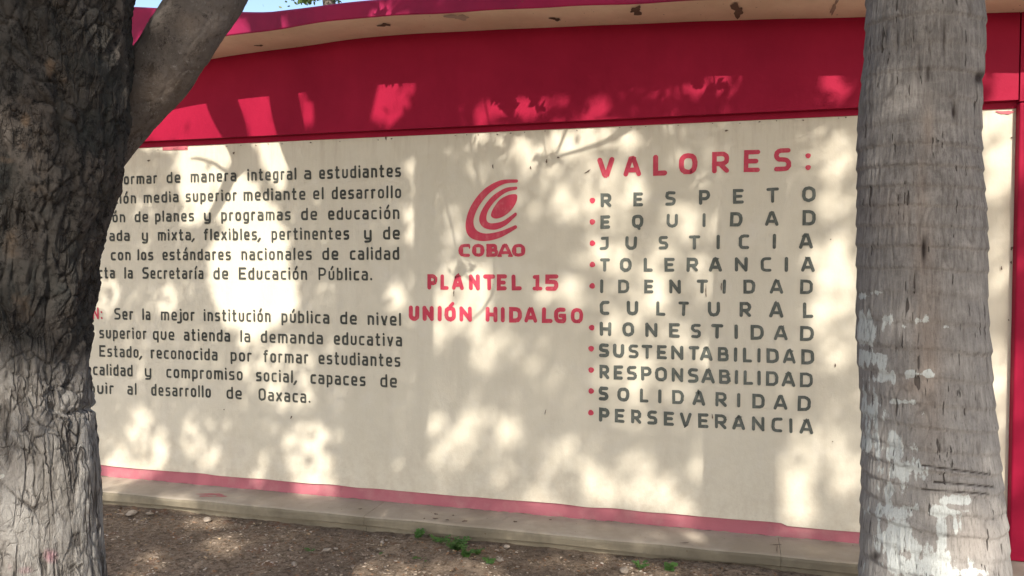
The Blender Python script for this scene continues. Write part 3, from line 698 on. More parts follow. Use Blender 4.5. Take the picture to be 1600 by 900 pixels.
def limb_mat():
    m, t, b = newmat('smooth_limb_bark', 0.9, 0.15)
    c = mix(t, rampv(t, noise(t, 9, 6, 0.75), .35, .65), (0.21, 0.18, 0.16), (0.115, 0.10, 0.09))
    c = mix(t, rampv(t, noise(t, 34, 6, 0.85, (1, 1, .7)), .52, .62), c, (0.05, 0.042, 0.038))
    c = mix(t, rampv(t, noise(t, 5, 4, 0.6), .5, .7, 0, .6), c, (0.24, 0.185, 0.145))
    c = mix(t, rampv(t, noise(t, 70, 4, 0.8), .6, .68), c, (0.30, 0.27, 0.25))
    setc(t, b, c)
    bump(t, b, math2(t, 'ADD', noise(t, 45, 8, 0.85), math2(t, 'MULTIPLY', noise(t, 160, 4, .7), .5)), 1.0, 0.010)
    return m
M['limb'] = limb_mat()

def sil(l_, r_, y, dep):
    al, ar = math.atan((l_ - 800) / F), math.atan((r_ - 800) / F); m_, h_ = (al + ar) / 2, (ar - al) / 2
    return at_depth(800 + F * math.tan(m_), y, dep), dep / math.cos(m_) * math.sin(h_)
# ------------------------------------------------------------------ the big tree on the left
DT = 1.50
edgeR = [(-420, 205), (-250, 212), (-100, 214), (0, 213), (50, 214), (100, 211), (160, 205), (220, 200), (260, 195), (300, 187), (340, 177), (380, 168), (430, 158), (480, 149), (540, 143), (580, 143), (630, 147), (680, 152), (720, 157), (780, 160), (840, 163), (900, 168), (1000, 180), (1100, 198), (1180, 225), (1260, 275)]
edgeL = [(-420, -120), (-250, -150), (-100, -180), (0, -200), (200, -190), (400, -150), (560, -130), (700, -140), (900, -160), (1100, -190), (1260, -270)]
pts, rad = [], []
yy = list(range(-420, 1261, 30))
for y in yy:
    r_ = np.interp(y, [e[0] for e in edgeR], [e[1] for e in edgeR]); l_ = np.interp(y, [e[0] for e in edgeL], [e[1] for e in edgeL])
    c_, q_ = sil(l_, r_, y, DT); pts.append(c_); rad.append(q_ * 0.985)
pts = pts[::-1]; rad = rad[::-1]
tree = empty('tree', (pts[0].x, pts[0].y, 0))
tag(tree, 'massive leaning tree with deeply furrowed dark bark at the left', 'tree')
print('tree base', pts[0], 'top', pts[-1])
def pmask(P, blobs, soft=1.0):
    px, py, dz = project(P); v = np.zeros(len(P))
    for cx, cy, rx, ry, I in blobs:
        v = np.maximum(v, I * np.exp(-(((px - cx) / rx) ** 2 + ((py - cy) / ry) ** 2) * soft))
    return v
def bark_disp(L, P):
    K = 2.45 / DT; L = L * K; z = (P[:, 2] - 1.58) * K + 1.58
    th = np.stack([L[:, 0], L[:, 1], z], 1)
    wz = fbm(th * np.array([6, 6, 3.0]), 3, 41)[:, None]; wx = fbm(th * np.array([7, 7, 3.0]) + 9, 3, 47)[:, None]
    low = np.clip((1.15 - z) / .25, 0, 1)
    # skew: furrows lean down to the right on the lower trunk
    sk = (z - 1.1) * (.28 + 0 * z)
    q = th.copy(); q[:, 0] += sk
    q1 = np.concatenate([q[:, :2] * 13.0, q[:, 2:] * 1.25], 1) + np.concatenate([wx * 1.5, wz * 1.5, wx * .9], 1)
    f1, f2, idv = cells(q1, 3); e = f2 - f1
    brk = np.clip(.5 + 1.6 * fbm(th * np.array([8, 8, 5.0]), 2, 58), 0, 1)
    crackA = np.exp(-(e / (.07 - .025 * low)) ** 2) * (.25 + .75 * brk)
    q2 = np.concatenate([q[:, :2] * 17, q[:, 2:] * 12.0], 1) + 1.3 * np.concatenate([wz * 1.2, wx * 1.2, wz * 1.4], 1)
    g1, g2, idv2 = cells(q2, 7); e2 = g2 - g1
    brk2 = np.clip(.35 + 1.8 * fbm(th * np.array([9, 9, 7.0]), 2, 59), 0, 1)
    crackB = np.exp(-(e2 / .06) ** 2) * brk2
    up = 1 - low
    crack = np.clip(crackA * (.35 + .65 * low) + crackB * .5 * up + crackB * .1 * low, 0, 1)
    ridge = 1 - np.abs(fbm(np.concatenate([q[:, :2] * 8, q[:, 2:] * 2.0], 1) + wx * .5, 3, 57)) * 2.2
    d = -0.015 * crackA * (.5 - .05 * low) - .008 * crackB * (up + .12) - .016 * np.clip(ridge, 0, 1) ** 3 * (.08 + .92 * up)
    d += 0.005 * (idv - .5) + .006 * (idv2 - .5) * up
    d += (.010 + 0.006 * up) * fbm(th * 3.2, 3, 51) + (0.002 + .012 * up) * fbm(th * np.array([20, 20, 10.0]) + wz, 3, 53) + (.0025 + .0025 * up) * vnoise(th * np.array([60, 60, 30.0]), 55)
    h1, h2, _i = cells(np.concatenate([q[:, :2] * 34.0, q[:, 2:] * 6.0], 1) + np.concatenate([wx * 2, wz * 2, wx * 1.2], 1), 13)
    d -= (.006 - .002 * low) * np.exp(-((h2 - h1) / .05) ** 2) * np.clip(.4 + 1.6 * fbm(th * 6, 2, 14), 0, 1)
    d += .0035 * fbm(th * np.array([90, 90, 40.0]), 3, 15) * (.4 + 1.0 * up) + .003
    px, py, _ = project(P)
    d -= .014 * np.exp(-((py - (636 + .09 * (px - 70) + 6 * np.sin(px / 14))) / 4.5) ** 2) * (px > 80)
    d += .010 * np.exp(-((px - 45) / 30) ** 2 - ((py - 590) / 42) ** 2)        # swollen knot
    lime = np.clip((z - 1.45) / -.45, 0, 1) + .45 * fbm(th * np.array([8, 8, 4.0]), 4, 61)
    lime = np.clip(lime, 0, 1)
    tan = pmask(P, [(80, 105, 14, 28, .55), (105, 125, 14, 22, .4), (40, 188, 14, 20, .62), (36, 225, 22, 26, .45), (10, 250, 30, 12, .45), (60, 260, 16, 30, .45), (55, 295, 16, 25, .4), (20, 380, 40, 60, .45), (40, 480, 50, 50, .45), (60, 430, 30, 30, .3), (140, 300, 14, 40, .1)])
    pk = pmask(P, [(78, 868, 22, 18, .8), (40, 890, 30, 14, .6), (15, 885, 14, 20, .5), (125, 870, 8, 30, .3)])
    return d / K, {'plate': np.clip(idv * .6 + .4 * idv2, 0, 1) ** 2, 'lime': lime, 'crack': crack, 'tan': tan, 'pinkish': pk}
trunk = tube('trunk', pts, rad, 560, 760, M['bark'], tree, bark_disp)
def limb_disp(L, P):
    L = L * 1.6
    th = np.stack([L[:, 0], L[:, 1], L[:, 2]], 1)
    d = .010 * fbm(th * 5, 3, 71) + .004 * fbm(th * np.array([30, 30, 18.0]), 3, 73)
    f1, f2, idv = cells(th * np.array([14, 14, 9.0]) + fbm(th * 8, 2, 3)[:, None], 5)
    d -= .004 * np.exp(-((f2 - f1) / .06) ** 2)
    return d * .62, {}
DB = 1.66
bp = [at_depth(60, 330, DB - .07), at_depth(112, 272, DB - .03), at_depth(158, 222, DB), at_depth(200, 172, DB), at_depth(247, 116, DB), at_depth(286, 55, DB), at_depth(332, -15, DB + .03), at_depth(380, -110, DB + .1), at_depth(425, -260, DB + .2)]
br = [.061, .061, .062, .062, .065, .067, .069, .068, .064]
branch = tube('branch', bp, br, 150, 260, M['limb'], tree, limb_disp); branch['label'] = 'smoother grey branch slanting up to the right'
# ------------------------------------------------------------------ crown: limbs, twigs and leaves placed where the light lets them be
def back(px, py, t, Y=BF):
    return on_y(px, py, Y) + SUN * t
limbs = []
def limb(pl, rl, nu=20, nv=60, mt='limb'):
    o = tube('limb', pl, rl, nu, nv, M[mt], tree, None); limbs.append(o); return o
# two limbs that throw the crisp shadows beside the branch
topB = at_depth(425, -260, DB + .2); Tt = pts[-1]
def castx(px, z, y):                      # the point at height z, depth y that shades photo column px of the wall
    return Vector((on_y(px, 450).x + -y * math.tan(AZ), y, z))
fork = castx(528, 4.7, -3.1)
limb([Tt - Vector((0, 0, .35)), Tt + Vector((.06, .04, .4)), castx(580, 3.5, -3.3), fork], [.155, .15, .15, .15], 28, 60, 'bark')
limb([topB - Vector((0, 0, .12)), topB + Vector((.10, .06, .5)), castx(662, 4.0, -2.9), castx(672, 5.6, -2.6)], [.064, .062, .07, .06], 20, 50)
limb([fork - Vector((0, 0, .3)), fork + Vector((-.2, .4, .8)), Vector((fork.x - .9, -1.9, 5.3)), back(318, 30, 2.3), back(345, 160, 1.6), back(372, 212, 1.6), back(378, 240, 1.7), back(362, 270, 2.0, 0), back(350, 300, 2.3, 0)], [.12, .11, .10, .10, .10, .082, .07, .04, .015], 20, 120)
limb([fork - Vector((0, 0, .3)), fork + Vector((0, .5, .7)), Vector((fork.x - .4, -1.9, 5.2)), back(432, 20, 2.2), back(443, 155, 1.7), back(456, 212, 1.7), back(470, 262, 1.9, 0), back(480, 290, 2.1, 0)], [.12, .10, .10, .10, .098, .095, .07, .03], 20, 120)
limb([back(378, 240, 1.75), back(360, 275, 2.1, 0), back(344, 315, 2.5, 0), back(322, 350, 2.6, 0), back(300, 372, 2.9, 0)], [.05, .045, .04, .028, .012], 12, 30)
limb([back(366, 262, 2.0, 0), back(352, 268, 2.1, 0), back(335, 255, 2.2, 0), back(310, 247, 2.2, 0), back(298, 248, 2.2, 0)], [.012, .011, .010, .009, .006], 8, 20)
limb([back(860, 262, 2.0, 0), back(878, 232, 2.0, 0), back(890, 190, 2.0, 0), back(905, 120, 2.4, 0), back(905, 120, 2.4, 0) + Vector((.2, -1.2, 2.0))], [.006, .010, .012, .014, .02], 8, 20)
limb([back(862, 246, 1.9, 0), back(900, 238, 1.9, 0), back(945, 226, 2.0, 0), back(985, 204, 2.0, 0), back(1040, 160, 2.6, 0), back(1040, 160, 2.6, 0) + Vector((.2, -1.2, 2.0))], [.006, .010, .012, .014, .016, .022], 8, 20)
limb([back(775, 430, 2.6, 0) + Vector((.1, -1.2, 2.4)), back(775, 430, 2.6, 0), back(770, 462, 2.6, 0), back(764, 486, 2.6, 0), back(738, 500, 2.6, 0)], [.016, .012, .01, .01, .006], 8, 30)
Tt = fork
for (dx, dy, dz, r0) in [(-.5, 1.2, 3.2, .09), (2.6, -1.2, 1.3, .08), (2.4, -3.2, 1.9, .07), (1.6, .9, 3.4, .09)]:
    e = Tt + Vector((dx, dy, dz)); m1 = Tt + Vector((dx * .35, dy * .35, dz * .55))
    limb([Tt - Vector((0, 0, .3)), m1, e, e + Vector((dx * .35, dy * .3, .7))], [r0 * 1.2, r0, r0 * .6, r0 * .25], 14, 30)

def leaf_mat():
    m, t, b = newmat('tree_leaf', 0.5, 0.4)
    oi = noise(t, 3.0, 3, .6)
    c = mix(t, rampv(t, oi, .35, .65), (0.055, 0.105, 0.022), (0.09, 0.13, 0.03)); setc(t, b, c)
    tr = N(t, 'ShaderNodeBsdfTranslucent'); tr.inputs[0].default_value = (.10, .16, .02, 1)
    ms = N(t, 'ShaderNodeMixShader'); ms.inputs[0].default_value = .3
    t.links.new(b.outputs[0], ms.inputs[1]); t.links.new(tr.outputs[0], ms.inputs[2])
    t.links.new(ms.outputs[0], t.nodes['Material Output'].inputs[0]); return m
M['leaf'] = leaf_mat()
POLY = [  # (polygon in photo pixels, how much sun gets through)
 ([(270, 160), (325, 160), (356, 200), (358, 222), (225, 232)], .97), ([(371, 150), (420, 148), (433, 220), (392, 222)], 1),
 ([(397, 215), (440, 215), (448, 258), (443, 300), (434, 300), (414, 264)], 1), ([(464, 140), (495, 180), (481, 216)], 1),
 ([(566, 150), (608, 134), (632, 146), (652, 141), (626, 204), (588, 204)], .9),
 ([(284, 226), (360, 226), (358, 262), (346, 320), (315, 350), (292, 350), (282, 293)], .95),
 ([(373, 256), (402, 297), (426, 324), (444, 359), (451, 421), (464, 480), (462, 490), (443, 496), (420, 512), (393, 524), (355, 512), (334, 465), (327, 433), (327, 394), (348, 359), (340, 324), (348, 293)], 1),
 ([(373, 527), (478, 527), (492, 640), (412, 632), (381, 578)], .42), ([(444, 706), (515, 714), (522, 780), (468, 780)], .7),
 ([(690, 410), (762, 418), (768, 480), (734, 488), (690, 536), (676, 548), (684, 460)], .85),
 ([(165, 722), (250, 730), (222, 752), (165, 780)], .9), ([(1228, 700), (1262, 690), (1270, 820), (1228, 816)], .75),
 ([(752, 132), (850, 128), (856, 188), (748, 196)], .85), ([(985, 122), (1135, 118), (1120, 152), (1050, 160), (990, 156)], .9),
 ([(1540, 100), (1600, 100), (1600, 160), (1540, 160)], 1), ([(1535, 165), (1590, 165), (1590, 300), (1535, 300)], .9),
]
BLOB = [(165, 460, 20, 30, .5), (245, 475, 22, 9, .45), (262, 468, 10, 20, .6), (216, 680, 18, 42, .65), (183, 702, 14, 24, .4), (249, 704, 11, 28, .75), (301, 680, 15, 26, .6), (328, 714, 16, 15, .5), (408, 733, 9, 20, .4),
 (463, 690, 20, 24, .5), (494, 683, 15, 16, .9), (620, 469, 14, 28, .7), (753, 223, 7, 20, .9), (797, 227, 27, 17, .65), (827, 240, 24, 17, .9), (887, 223, 32, 20, 1), (920, 213, 32, 20, 1), (965, 220, 37, 20, .8),
 (653, 263, 11, 20, .45), (740, 257, 7, 10, .6), (737, 300, 18, 18, .75), (863, 260, 20, 12, .6), (860, 300, 10, 38, .5), (887, 317, 22, 24, .85), (920, 300, 26, 62, .7), (647, 340, 14, 46, .6), (703, 367, 9, 28, .7),
 (760, 528, 20, 50, .85), (756, 572, 17, 15, .75), (832, 570, 17, 14, .65), (796, 532, 28, 32, .4), (896, 440, 24, 30, .85), (862, 460, 14, 17, .5), (680, 668, 14, 20, .75), (740, 660, 20, 22, .85), (796, 672, 24, 17, .9),
 (696, 720, 18, 22, .75), (720, 692, 27, 22, .75), (768, 708, 17, 17, .55), (876, 708, 34, 20, .65), (912, 736, 17, 26, .9), (788, 748, 23, 17, .6), (850, 775, 34, 16, .75), (1200, 244, 9, 34, .5), (1276, 236, 9, 34, .55),
 (1308, 248, 25, 28, 1), (1308, 305, 32, 42, .5), (1300, 412, 34, 50, 1), (1176, 356, 28, 38, .85), (1068, 348, 26, 26, .9), (1120, 350, 26, 24, .75), (968, 300, 34, 44, .95), (960, 412, 34, 32, 1), (1020, 452, 28, 34, 1),
 (1304, 507, 44, 66, .7), (1135, 555, 40, 30, .95), (985, 582, 48, 30, .8), (1047, 533, 30, 30, .65), (1113, 684, 13, 34, .7), (998, 729, 22, 25, .7), (1020, 773, 36, 26, 1), (949, 760, 32, 32, .95), (1058, 793, 20, 24, .8),
 (1322, 724, 24, 50, .9), (1278, 698, 44, 32, .6), (1090, 430, 30, 40, .55), (1000, 500, 40, 30, .5), (960, 520, 30, 30, .6), (980, 640, 30, 20, .35), (1060, 610, 30, 20, .45), (945, 350, 25, 50, .7), (1040, 400, 40, 40, .5), (1100, 280, 30, 20, .55), (1060, 250, 60, 20, .2), (1240, 600, 30, 30, .3),
 (992, 136, 15, 16, .8), (1048, 140, 32, 17, .9), (1112, 144, 28, 17, 1), (1180, 140, 40, 18, .35), (1300, 144, 20, 28, 1), (880, 163, 14, 23, .55), (937, 177, 14, 16, .9), (773, 140, 9, 9, .8), (817, 147, 14, 27, .85), (827, 183, 14, 12, .85), (757, 177, 7, 20, .65), (670, 167, 11, 25, .55),
 (590, 3, 20, 9, .9), (745, 8, 12, 9, .5), (1000, 3, 30, 9, .3), (1320, 60, 40, 20, .4), (1560, 400, 30, 60, .6), (1560, 620, 30, 80, .8), (1560, 720, 30, 60, .7), (1590, 700, 15, 40, .6),
 (320, 810, 30, 7, .95), (343, 847, 30, 14, 1), (232, 872, 26, 10, .7), (600, 893, 60, 12, .8), (735, 889, 60, 12, .85), (800, 850, 40, 8, .4), (900, 870, 60, 10, .6), (1010, 890, 50, 12, .7), (280, 788, 25, 6, .6), (200, 792, 12, 4, .5),
 (880, 800, 40, 10, .6), (200, 898, 20, 8, .7)]
def light_map(px, py):
    L = np.full(len(px), .035)
    for cx, cy, rx, ry, I in BLOB:
        if cx > 640: I = I * .80
        d = ((px - cx) / rx) ** 2 + ((py - cy) / ry) ** 2
        L = np.maximum(L, I * np.clip(1.35 - d, 0, 1) ** .7)
    for pl, I in POLY:
        ins = np.zeros(len(px), bool); n = len(pl)
        for i in range(n):
            (x1, y1), (x2, y2) = pl[i], pl[(i + 1) % n]
            if y1 == y2: continue
            c = ((y1 > py) != (y2 > py)) & (px < (x2 - x1) * (py - y1) / (y2 - y1) + x1); ins ^= c
        L = np.where(ins, np.maximum(L, I), L)
    out = (px < 0) | (px > 1600) | (py < -20) | (py > 930)
    nz = fbm(np.stack([px / 60, py / 60, px * 0], 1), 2, 91)
    return np.where(out, np.clip(.12 + .8 * nz, 0, .75), L)
def hit(P):
    t = -(BF * .3 - P[:, 1]) / -SUN.y * 1.0
    t = (P[:, 1] - 0.0) / SUN.y                                 # distance back along the ray to the wall
    H = P - np.array(SUN)[None] * t[:, None]
    lowm = H[:, 2] < LZ
    tg = P[:, 2] / SUN.z; Gh = P - np.array(SUN)[None] * tg[:, None]
    return np.where(lowm[:, None], Gh, H)
# bright places on the bark itself: openings in the crown towards these points
OPEN = [(at_depth(300, 60, DB - .06), .022), (at_depth(255, 130, DB - .06), .018), (at_depth(18, 868, DT - .17), .10), (at_depth(0, 820, DT - .17), .07), 
        (at_depth(1400, 170, 2.35), .05), (at_depth(1370, 395, 2.35), .06), (at_depth(1455, 445, 2.3), .04), (at_depth(1530, 860, 2.35), .06), (at_depth(1420, 620, 2.3), .05), (at_depth(30, 560, DT - .17), .05), (at_depth(70, 720, DT - .17), .05)]
NC = 560000
x = rng.uniform(-8.5, 9.5, NC); y = rng.uniform(-12.0, -1.6, NC); z = rng.uniform(4.25, 9.4, NC)
P = np.stack([x, y, z], 1); H = hit(P); px, py, dz = project(H)
vis = (px > -60) & (px < 1660) & (py > -60) & (py < 960) & (H[:, 2] < 3.2)
L = np.max([light_map(px + a_, py + b_) for a_, b_ in ((0, 0), (5, 0), (-5, 0), (0, 5), (0, -5))], axis=0); L[dz <= 0] = .3
lum = np.clip(L, .03, 1.0)
acc = np.clip(-np.log(lum) / 3.0, 0, 1)
clump = np.clip(.75 + .9 * fbm(P * .9, 2, 77), .15, 1)
hi = (px > 640) & (H[:, 2] > LZ + .01) & (H[:, 2] < ZT - .08)
acc = np.where(vis, np.where(hi, np.where(z > 6.2, acc * 1.25, 0), np.where(z < 7.4, acc, 0)), np.where(z < 7.4, acc * .4 * clump, 0))
for q, r_ in OPEN:
    d = P - np.array(q)[None]; tt = d @ np.array(SUN); dist = np.linalg.norm(d - tt[:, None] * np.array(SUN), axis=1); acc[(dist < r_) & (tt > 0)] = 0
keep = rng.random(NC) < acc
P = P[keep]; print('leaves', len(P))
def leaves(P, lo, hi, name, mat, parent, seed=0, droop=.3):
    r = np.random.default_rng(seed); n = len(P)
    a = r.normal(size=(n, 3)); a[:, 2] = a[:, 2] * .5 - droop; a /= np.linalg.norm(a, axis=1)[:, None]
    u = r.normal(size=(n, 3)); u -= (u * a).sum(1)[:, None] * a; u /= np.linalg.norm(u, axis=1)[:, None]; nn = np.cross(a, u)
    l = r.uniform(lo, hi, n)[:, None]; wd = l * .25
    b0 = P - a * l * .5; t0 = P + a * l * .5 - nn * l * .08; m1 = P - a * l * .12
    V = np.stack([b0, m1 + u * wd - nn * wd * .3, m1 + a * l * .3 + u * wd * .8 - nn * wd * .3, t0, m1 + a * l * .3 - u * wd * .8 - nn * wd * .3, m1 - u * wd - nn * wd * .3], 1).reshape(-1, 3)
    k = np.arange(n)[:, None] * 6
    Fq = np.concatenate([k + np.array([[0, 1, 2, 3]]), k + np.array([[0, 3, 4, 5]])], 0)
    return mesh(name, V, Fq, mat, parent)
cr_ = leaves(P, .065, .11, 'crown', M['leaf'], tree, 5); cr_['kind'] = 'stuff'
# leafy sprays hanging close to the wall that throw crisp leaf shadows
sp = []
for (px0, py0, sx, sy, n, t) in [(792, 160, 12, 20, 70, 1.0), (836, 158, 10, 20, 46, 1.0), (765, 150, 8, 14, 20, 1.0), (1030, 142, 9, 10, 26, .9), (1085, 138, 8, 10, 26, .9), (1115, 150, 10, 6, 8, .9), (610, 140, 16, 6, 10, 1.2), (1060, 275, 20, 10, 16, 1.9), (1090, 285, 16, 12, 14, 1.9), (855, 250, 22, 8, 22, 1.9), (770, 235, 20, 12, 30, 1.8), (720, 425, 14, 8, 14, 2.1), (800, 205, 20, 10, 26, 1.7)]:
    e0 = back(px0, py0, t, 0); limb([e0 + Vector((.05, -1.3, 2.0)), e0 + Vector((.02, -.6, 1.2)), e0 + Vector((0, -.12, .3)), e0 + Vector((0, 0, -.03))], [.014, .010, .006, .003], 6, 16)
    for i in range(n): sp.append(tuple(back(px0 + random.gauss(0, sx * .6), py0 + random.gauss(0, sy * .6), t + random.uniform(-.1, .1), 0)))
sp = np.array(sp); ll = leaves(sp, .05, .085, 'leaf_spray', M['leaf'], tree, 9); ll['kind'] = 'stuff'

# ------------------------------------------------------------------ the palm on the right
DP = 2.60
pL = [(-700, 1372), (-300, 1360), (0, 1351), (60, 1349), (110, 1347), (160, 1342), (200, 1340), (300, 1339), (480, 1339), (600, 1342), (700, 1341), (800, 1340), (900, 1340), (1000, 1332), (1100, 1318), (1200, 1300)]
pR = [(-700, 1525), (-300, 1533), (0, 1538), (60, 1540), (110, 1540), (170, 1537), (220, 1536), (300, 1540), (400, 1544), (500, 1547), (600, 1554), (700, 1563), (800, 1572), (900, 1580), (1000, 1592), (1100, 1612), (1200, 1640)]
pts2, rad2 = [], []
for y in range(1190, -301, -30):
    r_ = np.interp(y, [e[0] for e in pR], [e[1] for e in pR]); l_ = np.interp(y, [e[0] for e in pL], [e[1] for e in pL])
    c_, q_ = sil(l_, r_, y, DP); pts2.append(c_); rad2.append(q_ * .99)
print('palm base', pts2[0], rad2[0])
palm = empty('palm_tree', (pts2[0].x, pts2[0].y, 0))
tag(palm, 'grey ringed palm trunk with patches of old whitewash at the right', 'palm')
def palm_disp(L, P):
    z = P[:, 2]; ang = np.arctan2(L[:, 1], L[:, 0])
    th = np.stack([L[:, 0], L[:, 1], z], 1)
    # ring scars: each ring swells towards its lower lip, heights uneven round the trunk
    zz = z + .012 * np.sin(ang + 1.3) + .010 * fbm(np.stack([L[:, 0] * 6, L[:, 1] * 6, z * 3], 1), 3, 81)
    per = .074 + .006 * np.sin(z * 3)
    ph = zz / .072 + .35 * np.sin(zz * 7.1); fr = ph - np.floor(ph); ring = np.floor(ph).astype(np.int64)
    amp = .5 + .9 * _h(ring, ring * 0, ring * 0, 4)
    prof = np.where(fr < .18, fr / .18, 1 - (fr - .18) / .82)
    d = .0048 * amp * (prof - .4)
    d += .010 * fbm(th * np.array([4, 4, 3.0]), 2, 83)
    lip = np.exp(-((fr - .02) / .07) ** 2)
    # vertical splits, broken at the rings
    vz = np.stack([L[:, 0] * 42, L[:, 1] * 42, z * 5 + ring * 3.7], 1); nvz = vnoise(vz + .8 * vnoise(th * 12, 3)[:, None], 85)
    split = np.exp(-(nvz / .07) ** 2) * np.clip(fbm(np.stack([L[:, 0] * 9, L[:, 1] * 9, z * 8], 1), 2, 87) * 3 + .5, 0, 1)
    d -= .0014 * split
    d += .0012 * vnoise(np.stack([L[:, 0] * 160, L[:, 1] * 160, z * 14], 1), 88)
    px, py, _ = project(P)
    W = pmask(P, [(1350, 462, 14, 7, .7), (1372, 458, 12, 7, .8), (1358, 515, 26, 30, .9), (1388, 500, 12, 18, .85), (1410, 510, 10, 7, .75), (1438, 502, 16, 12, .8), (1480, 510, 8, 5, .55), (1360, 560, 30, 20, .8), (1385, 590, 34, 12, .8), (1440, 584, 50, 7, .75),
        (1365, 640, 22, 50, .68), (1400, 628, 34, 6, .8), (1360, 690, 30, 24, .72), (1395, 700, 40, 30, .72), (1420, 735, 46, 24, .8), (1400, 765, 40, 16, .7), (1400, 798, 60, 16, .88), (1470, 800, 40, 9, .85), (1494, 781, 22, 9, 1.1), (1395, 840, 34, 34, .8), (1430, 860, 34, 30, .8), (1470, 835, 10, 40, .8), (1440, 885, 80, 22, 1.0), (1505, 896, 40, 10, .95), (1493, 820, 5, 26, .75), (1502, 815, 4, 20, .7), (1440, 650, 5, 24, .6)], 1.0)
    rag = fbm(np.stack([L[:, 0] * 42, L[:, 1] * 42, z * 12], 1), 4, 89)
    drip = vnoise(np.stack([L[:, 0] * 75, L[:, 1] * 75, z * 5], 1), 90)
    W = W * 1.05 + .68 * rag * np.clip(W * 3, 0, 1) + .26 * drip * np.clip(W * 2, 0, 1) - .10 * (fr > .78) * np.clip(W * 2, 0, 1)
    br_ = pmask(P, [(1450, 560, 22, 130, .8), (1443, 400, 18, 60, .6), (1450, 200, 10, 40, .6), (1440, 300, 12, 60, .5), (1400, 330, 40, 30, .3), (1430, 605, 30, 20, .7), (1520, 840, 40, 40, .3)])
    dk = pmask(P, [(1532, 122, 8, 10, 1.2), (1492, 175, 3.5, 11, 1.2), (1443, 390, 3.2, 20, 1.3), (1365, 870, 8, 8, .9), (1450, 115, 3, 14, .8), (1475, 60, 2, 30, .7), (1436, 100, 2, 20, .7), (1402, 60, 2, 16, .7), (1427, 50, 2, 14, .6), (1384, 55, 2, 12, .6)])
    for (xa, ya, xb, yb) in [(1440, 727, 1545, 741), (1458, 753, 1552, 761), (1440, 765, 1545, 772)]:
        yl = ya + (yb - ya) * (px - xa) / (xb - xa); dk = np.maximum(dk, 1.0 * np.exp(-((py - yl) / 1.3) ** 2) * ((px > xa) & (px < xb)))
    d -= .006 * np.clip(dk, 0, 1)
    return d, {'wash': W, 'split': split, 'rust': br_, 'hole': dk, 'lip': lip * (amp - .3)}
def palm_mat():
    m, t, b = newmat('palm_bark', 0.9, 0.15)
    wash, split, rust, hole, lip = (attr(t, k) for k in ('wash', 'split', 'rust', 'hole', 'lip'))
    c = mix(t, rampv(t, noise(t, 5, 6, .7, (1, 1, .8)), .3, .7), (0.245, 0.228, 0.215), (0.315, 0.295, 0.28))
    fine = noise(t, 95, 6, .8, (1, 1, .09)); c = mix(t, rampv(t, fine, .40, .58), (0.17, 0.155, 0.148), c)
    c = mix(t, rampv(t, noise(t, 16, 5, .7, (1, 1, 1.6)), .5, .75, 0, .5), c, (0.42, 0.39, 0.36))
    co = N(t, 'ShaderNodeTexCoord'); sx = N(t, 'ShaderNodeSeparateXYZ'); t.links.new(co.outputs['Object'], sx.inputs[0])
    c = mix(t, math2(t, 'MULTIPLY', rampv(t, sx.outputs[2], 1.75, .9), rampv(t, noise(t, 40, 7, .8, (1, 1, .25)), .3, .6, .2, .75)), c, (0.43, 0.41, 0.385))
    c = mix(t, math2(t, 'MULTIPLY', rust, .55), c, (0.30, 0.215, 0.16))
    c = mix(t, math2(t, 'MULTIPLY', lip, .22), c, (0.44, 0.41, 0.38))
    wm = rampv(t, math2(t, 'ADD', wash, math2(t, 'MULTIPLY', math2(t, 'SUBTRACT', noise(t, 80, 8, .88, (1, 1, .28)), .5), 1.3)), .50, .53)
    c = mix(t, math2(t, 'MULTIPLY', wm, .88), c, (0.62, 0.655, 0.64))
    crk = rampv(t, noise(t, 80, 2, .5, (1, 1, .08), .03), .675, .70); c = mix(t, math2(t, 'MULTIPLY', crk, .8), c, (.055, .045, .04))
    c = mix(t, math2(t, 'MULTIPLY', split, .45), c, (.10, .085, .075))
    c = mix(t, rampv(t, noise(t, 150, 4, .8, (1, 1, .2)), .54, .66, 0, .5), c, (.13, .115, .105))
    c = mix(t, hole, c, (.05, .04, .038))
    setc(t, b, c)
    h = math2(t, 'ADD', math2(t, 'MULTIPLY', fine, .8), math2(t, 'SUBTRACT', math2(t, 'MULTIPLY', noise(t, 90, 5, .7), .3), math2(t, 'MULTIPLY', crk, 1.2)))
    bump(t, b, h, 1.0, 0.010)
    return m
M['palm'] = palm_mat()
tube('trunk', pts2, rad2, 380, 640, M['palm'], palm, palm_disp)
ptop = pts2[-1]; up = [ptop, ptop + Vector((.12, 0, .8)), ptop + Vector((.34, -.02, 1.8)), ptop + Vector((.70, 0, 3.4)), ptop + Vector((1.1, .05, 5.2))]
tube('upper_trunk', up, [rad2[-1], .17, .155, .15, .15], 28, 60, M['palm'], palm, None)
hub = up[-1]
M['frond'] = paint('palm_frond', (.07, .12, .03), (.10, .12, .04), .5, .5)
for k in range(16):
    az = k * 2.39996; el = R(60 - k * 6.0); b = MB(); prev = None; ln = 2.6; nseg = 16
    d = Vector((math.cos(az), math.sin(az), 0)); side = Vector((-math.sin(az), math.cos(az), 0))
    for i in range(nseg + 1):
        f = i / nseg; p = hub + d * (ln * f * math.cos(el * (1 - f * .8))) + Vector((0, 0, ln * f * math.sin(el) - 1.9 * f * f))
        if i:
            b.poly([prev - side * .02, prev + side * .02, p + side * .015, p - side * .015])
            w_ = .55 * math.sin(math.pi * min(.96, .12 + f * .88)) + .05
            for sg in (-1, 1):
                for q in (0, .5):
                    o0 = prev.lerp(p, q); tip = o0 + side * sg * w_ + d * .22 - Vector((0, 0, .22))
                    b.poly([o0, o0 + d * .045, tip + d * .01, tip])
        prev = p
    b.build('frond', M['frond'], palm)

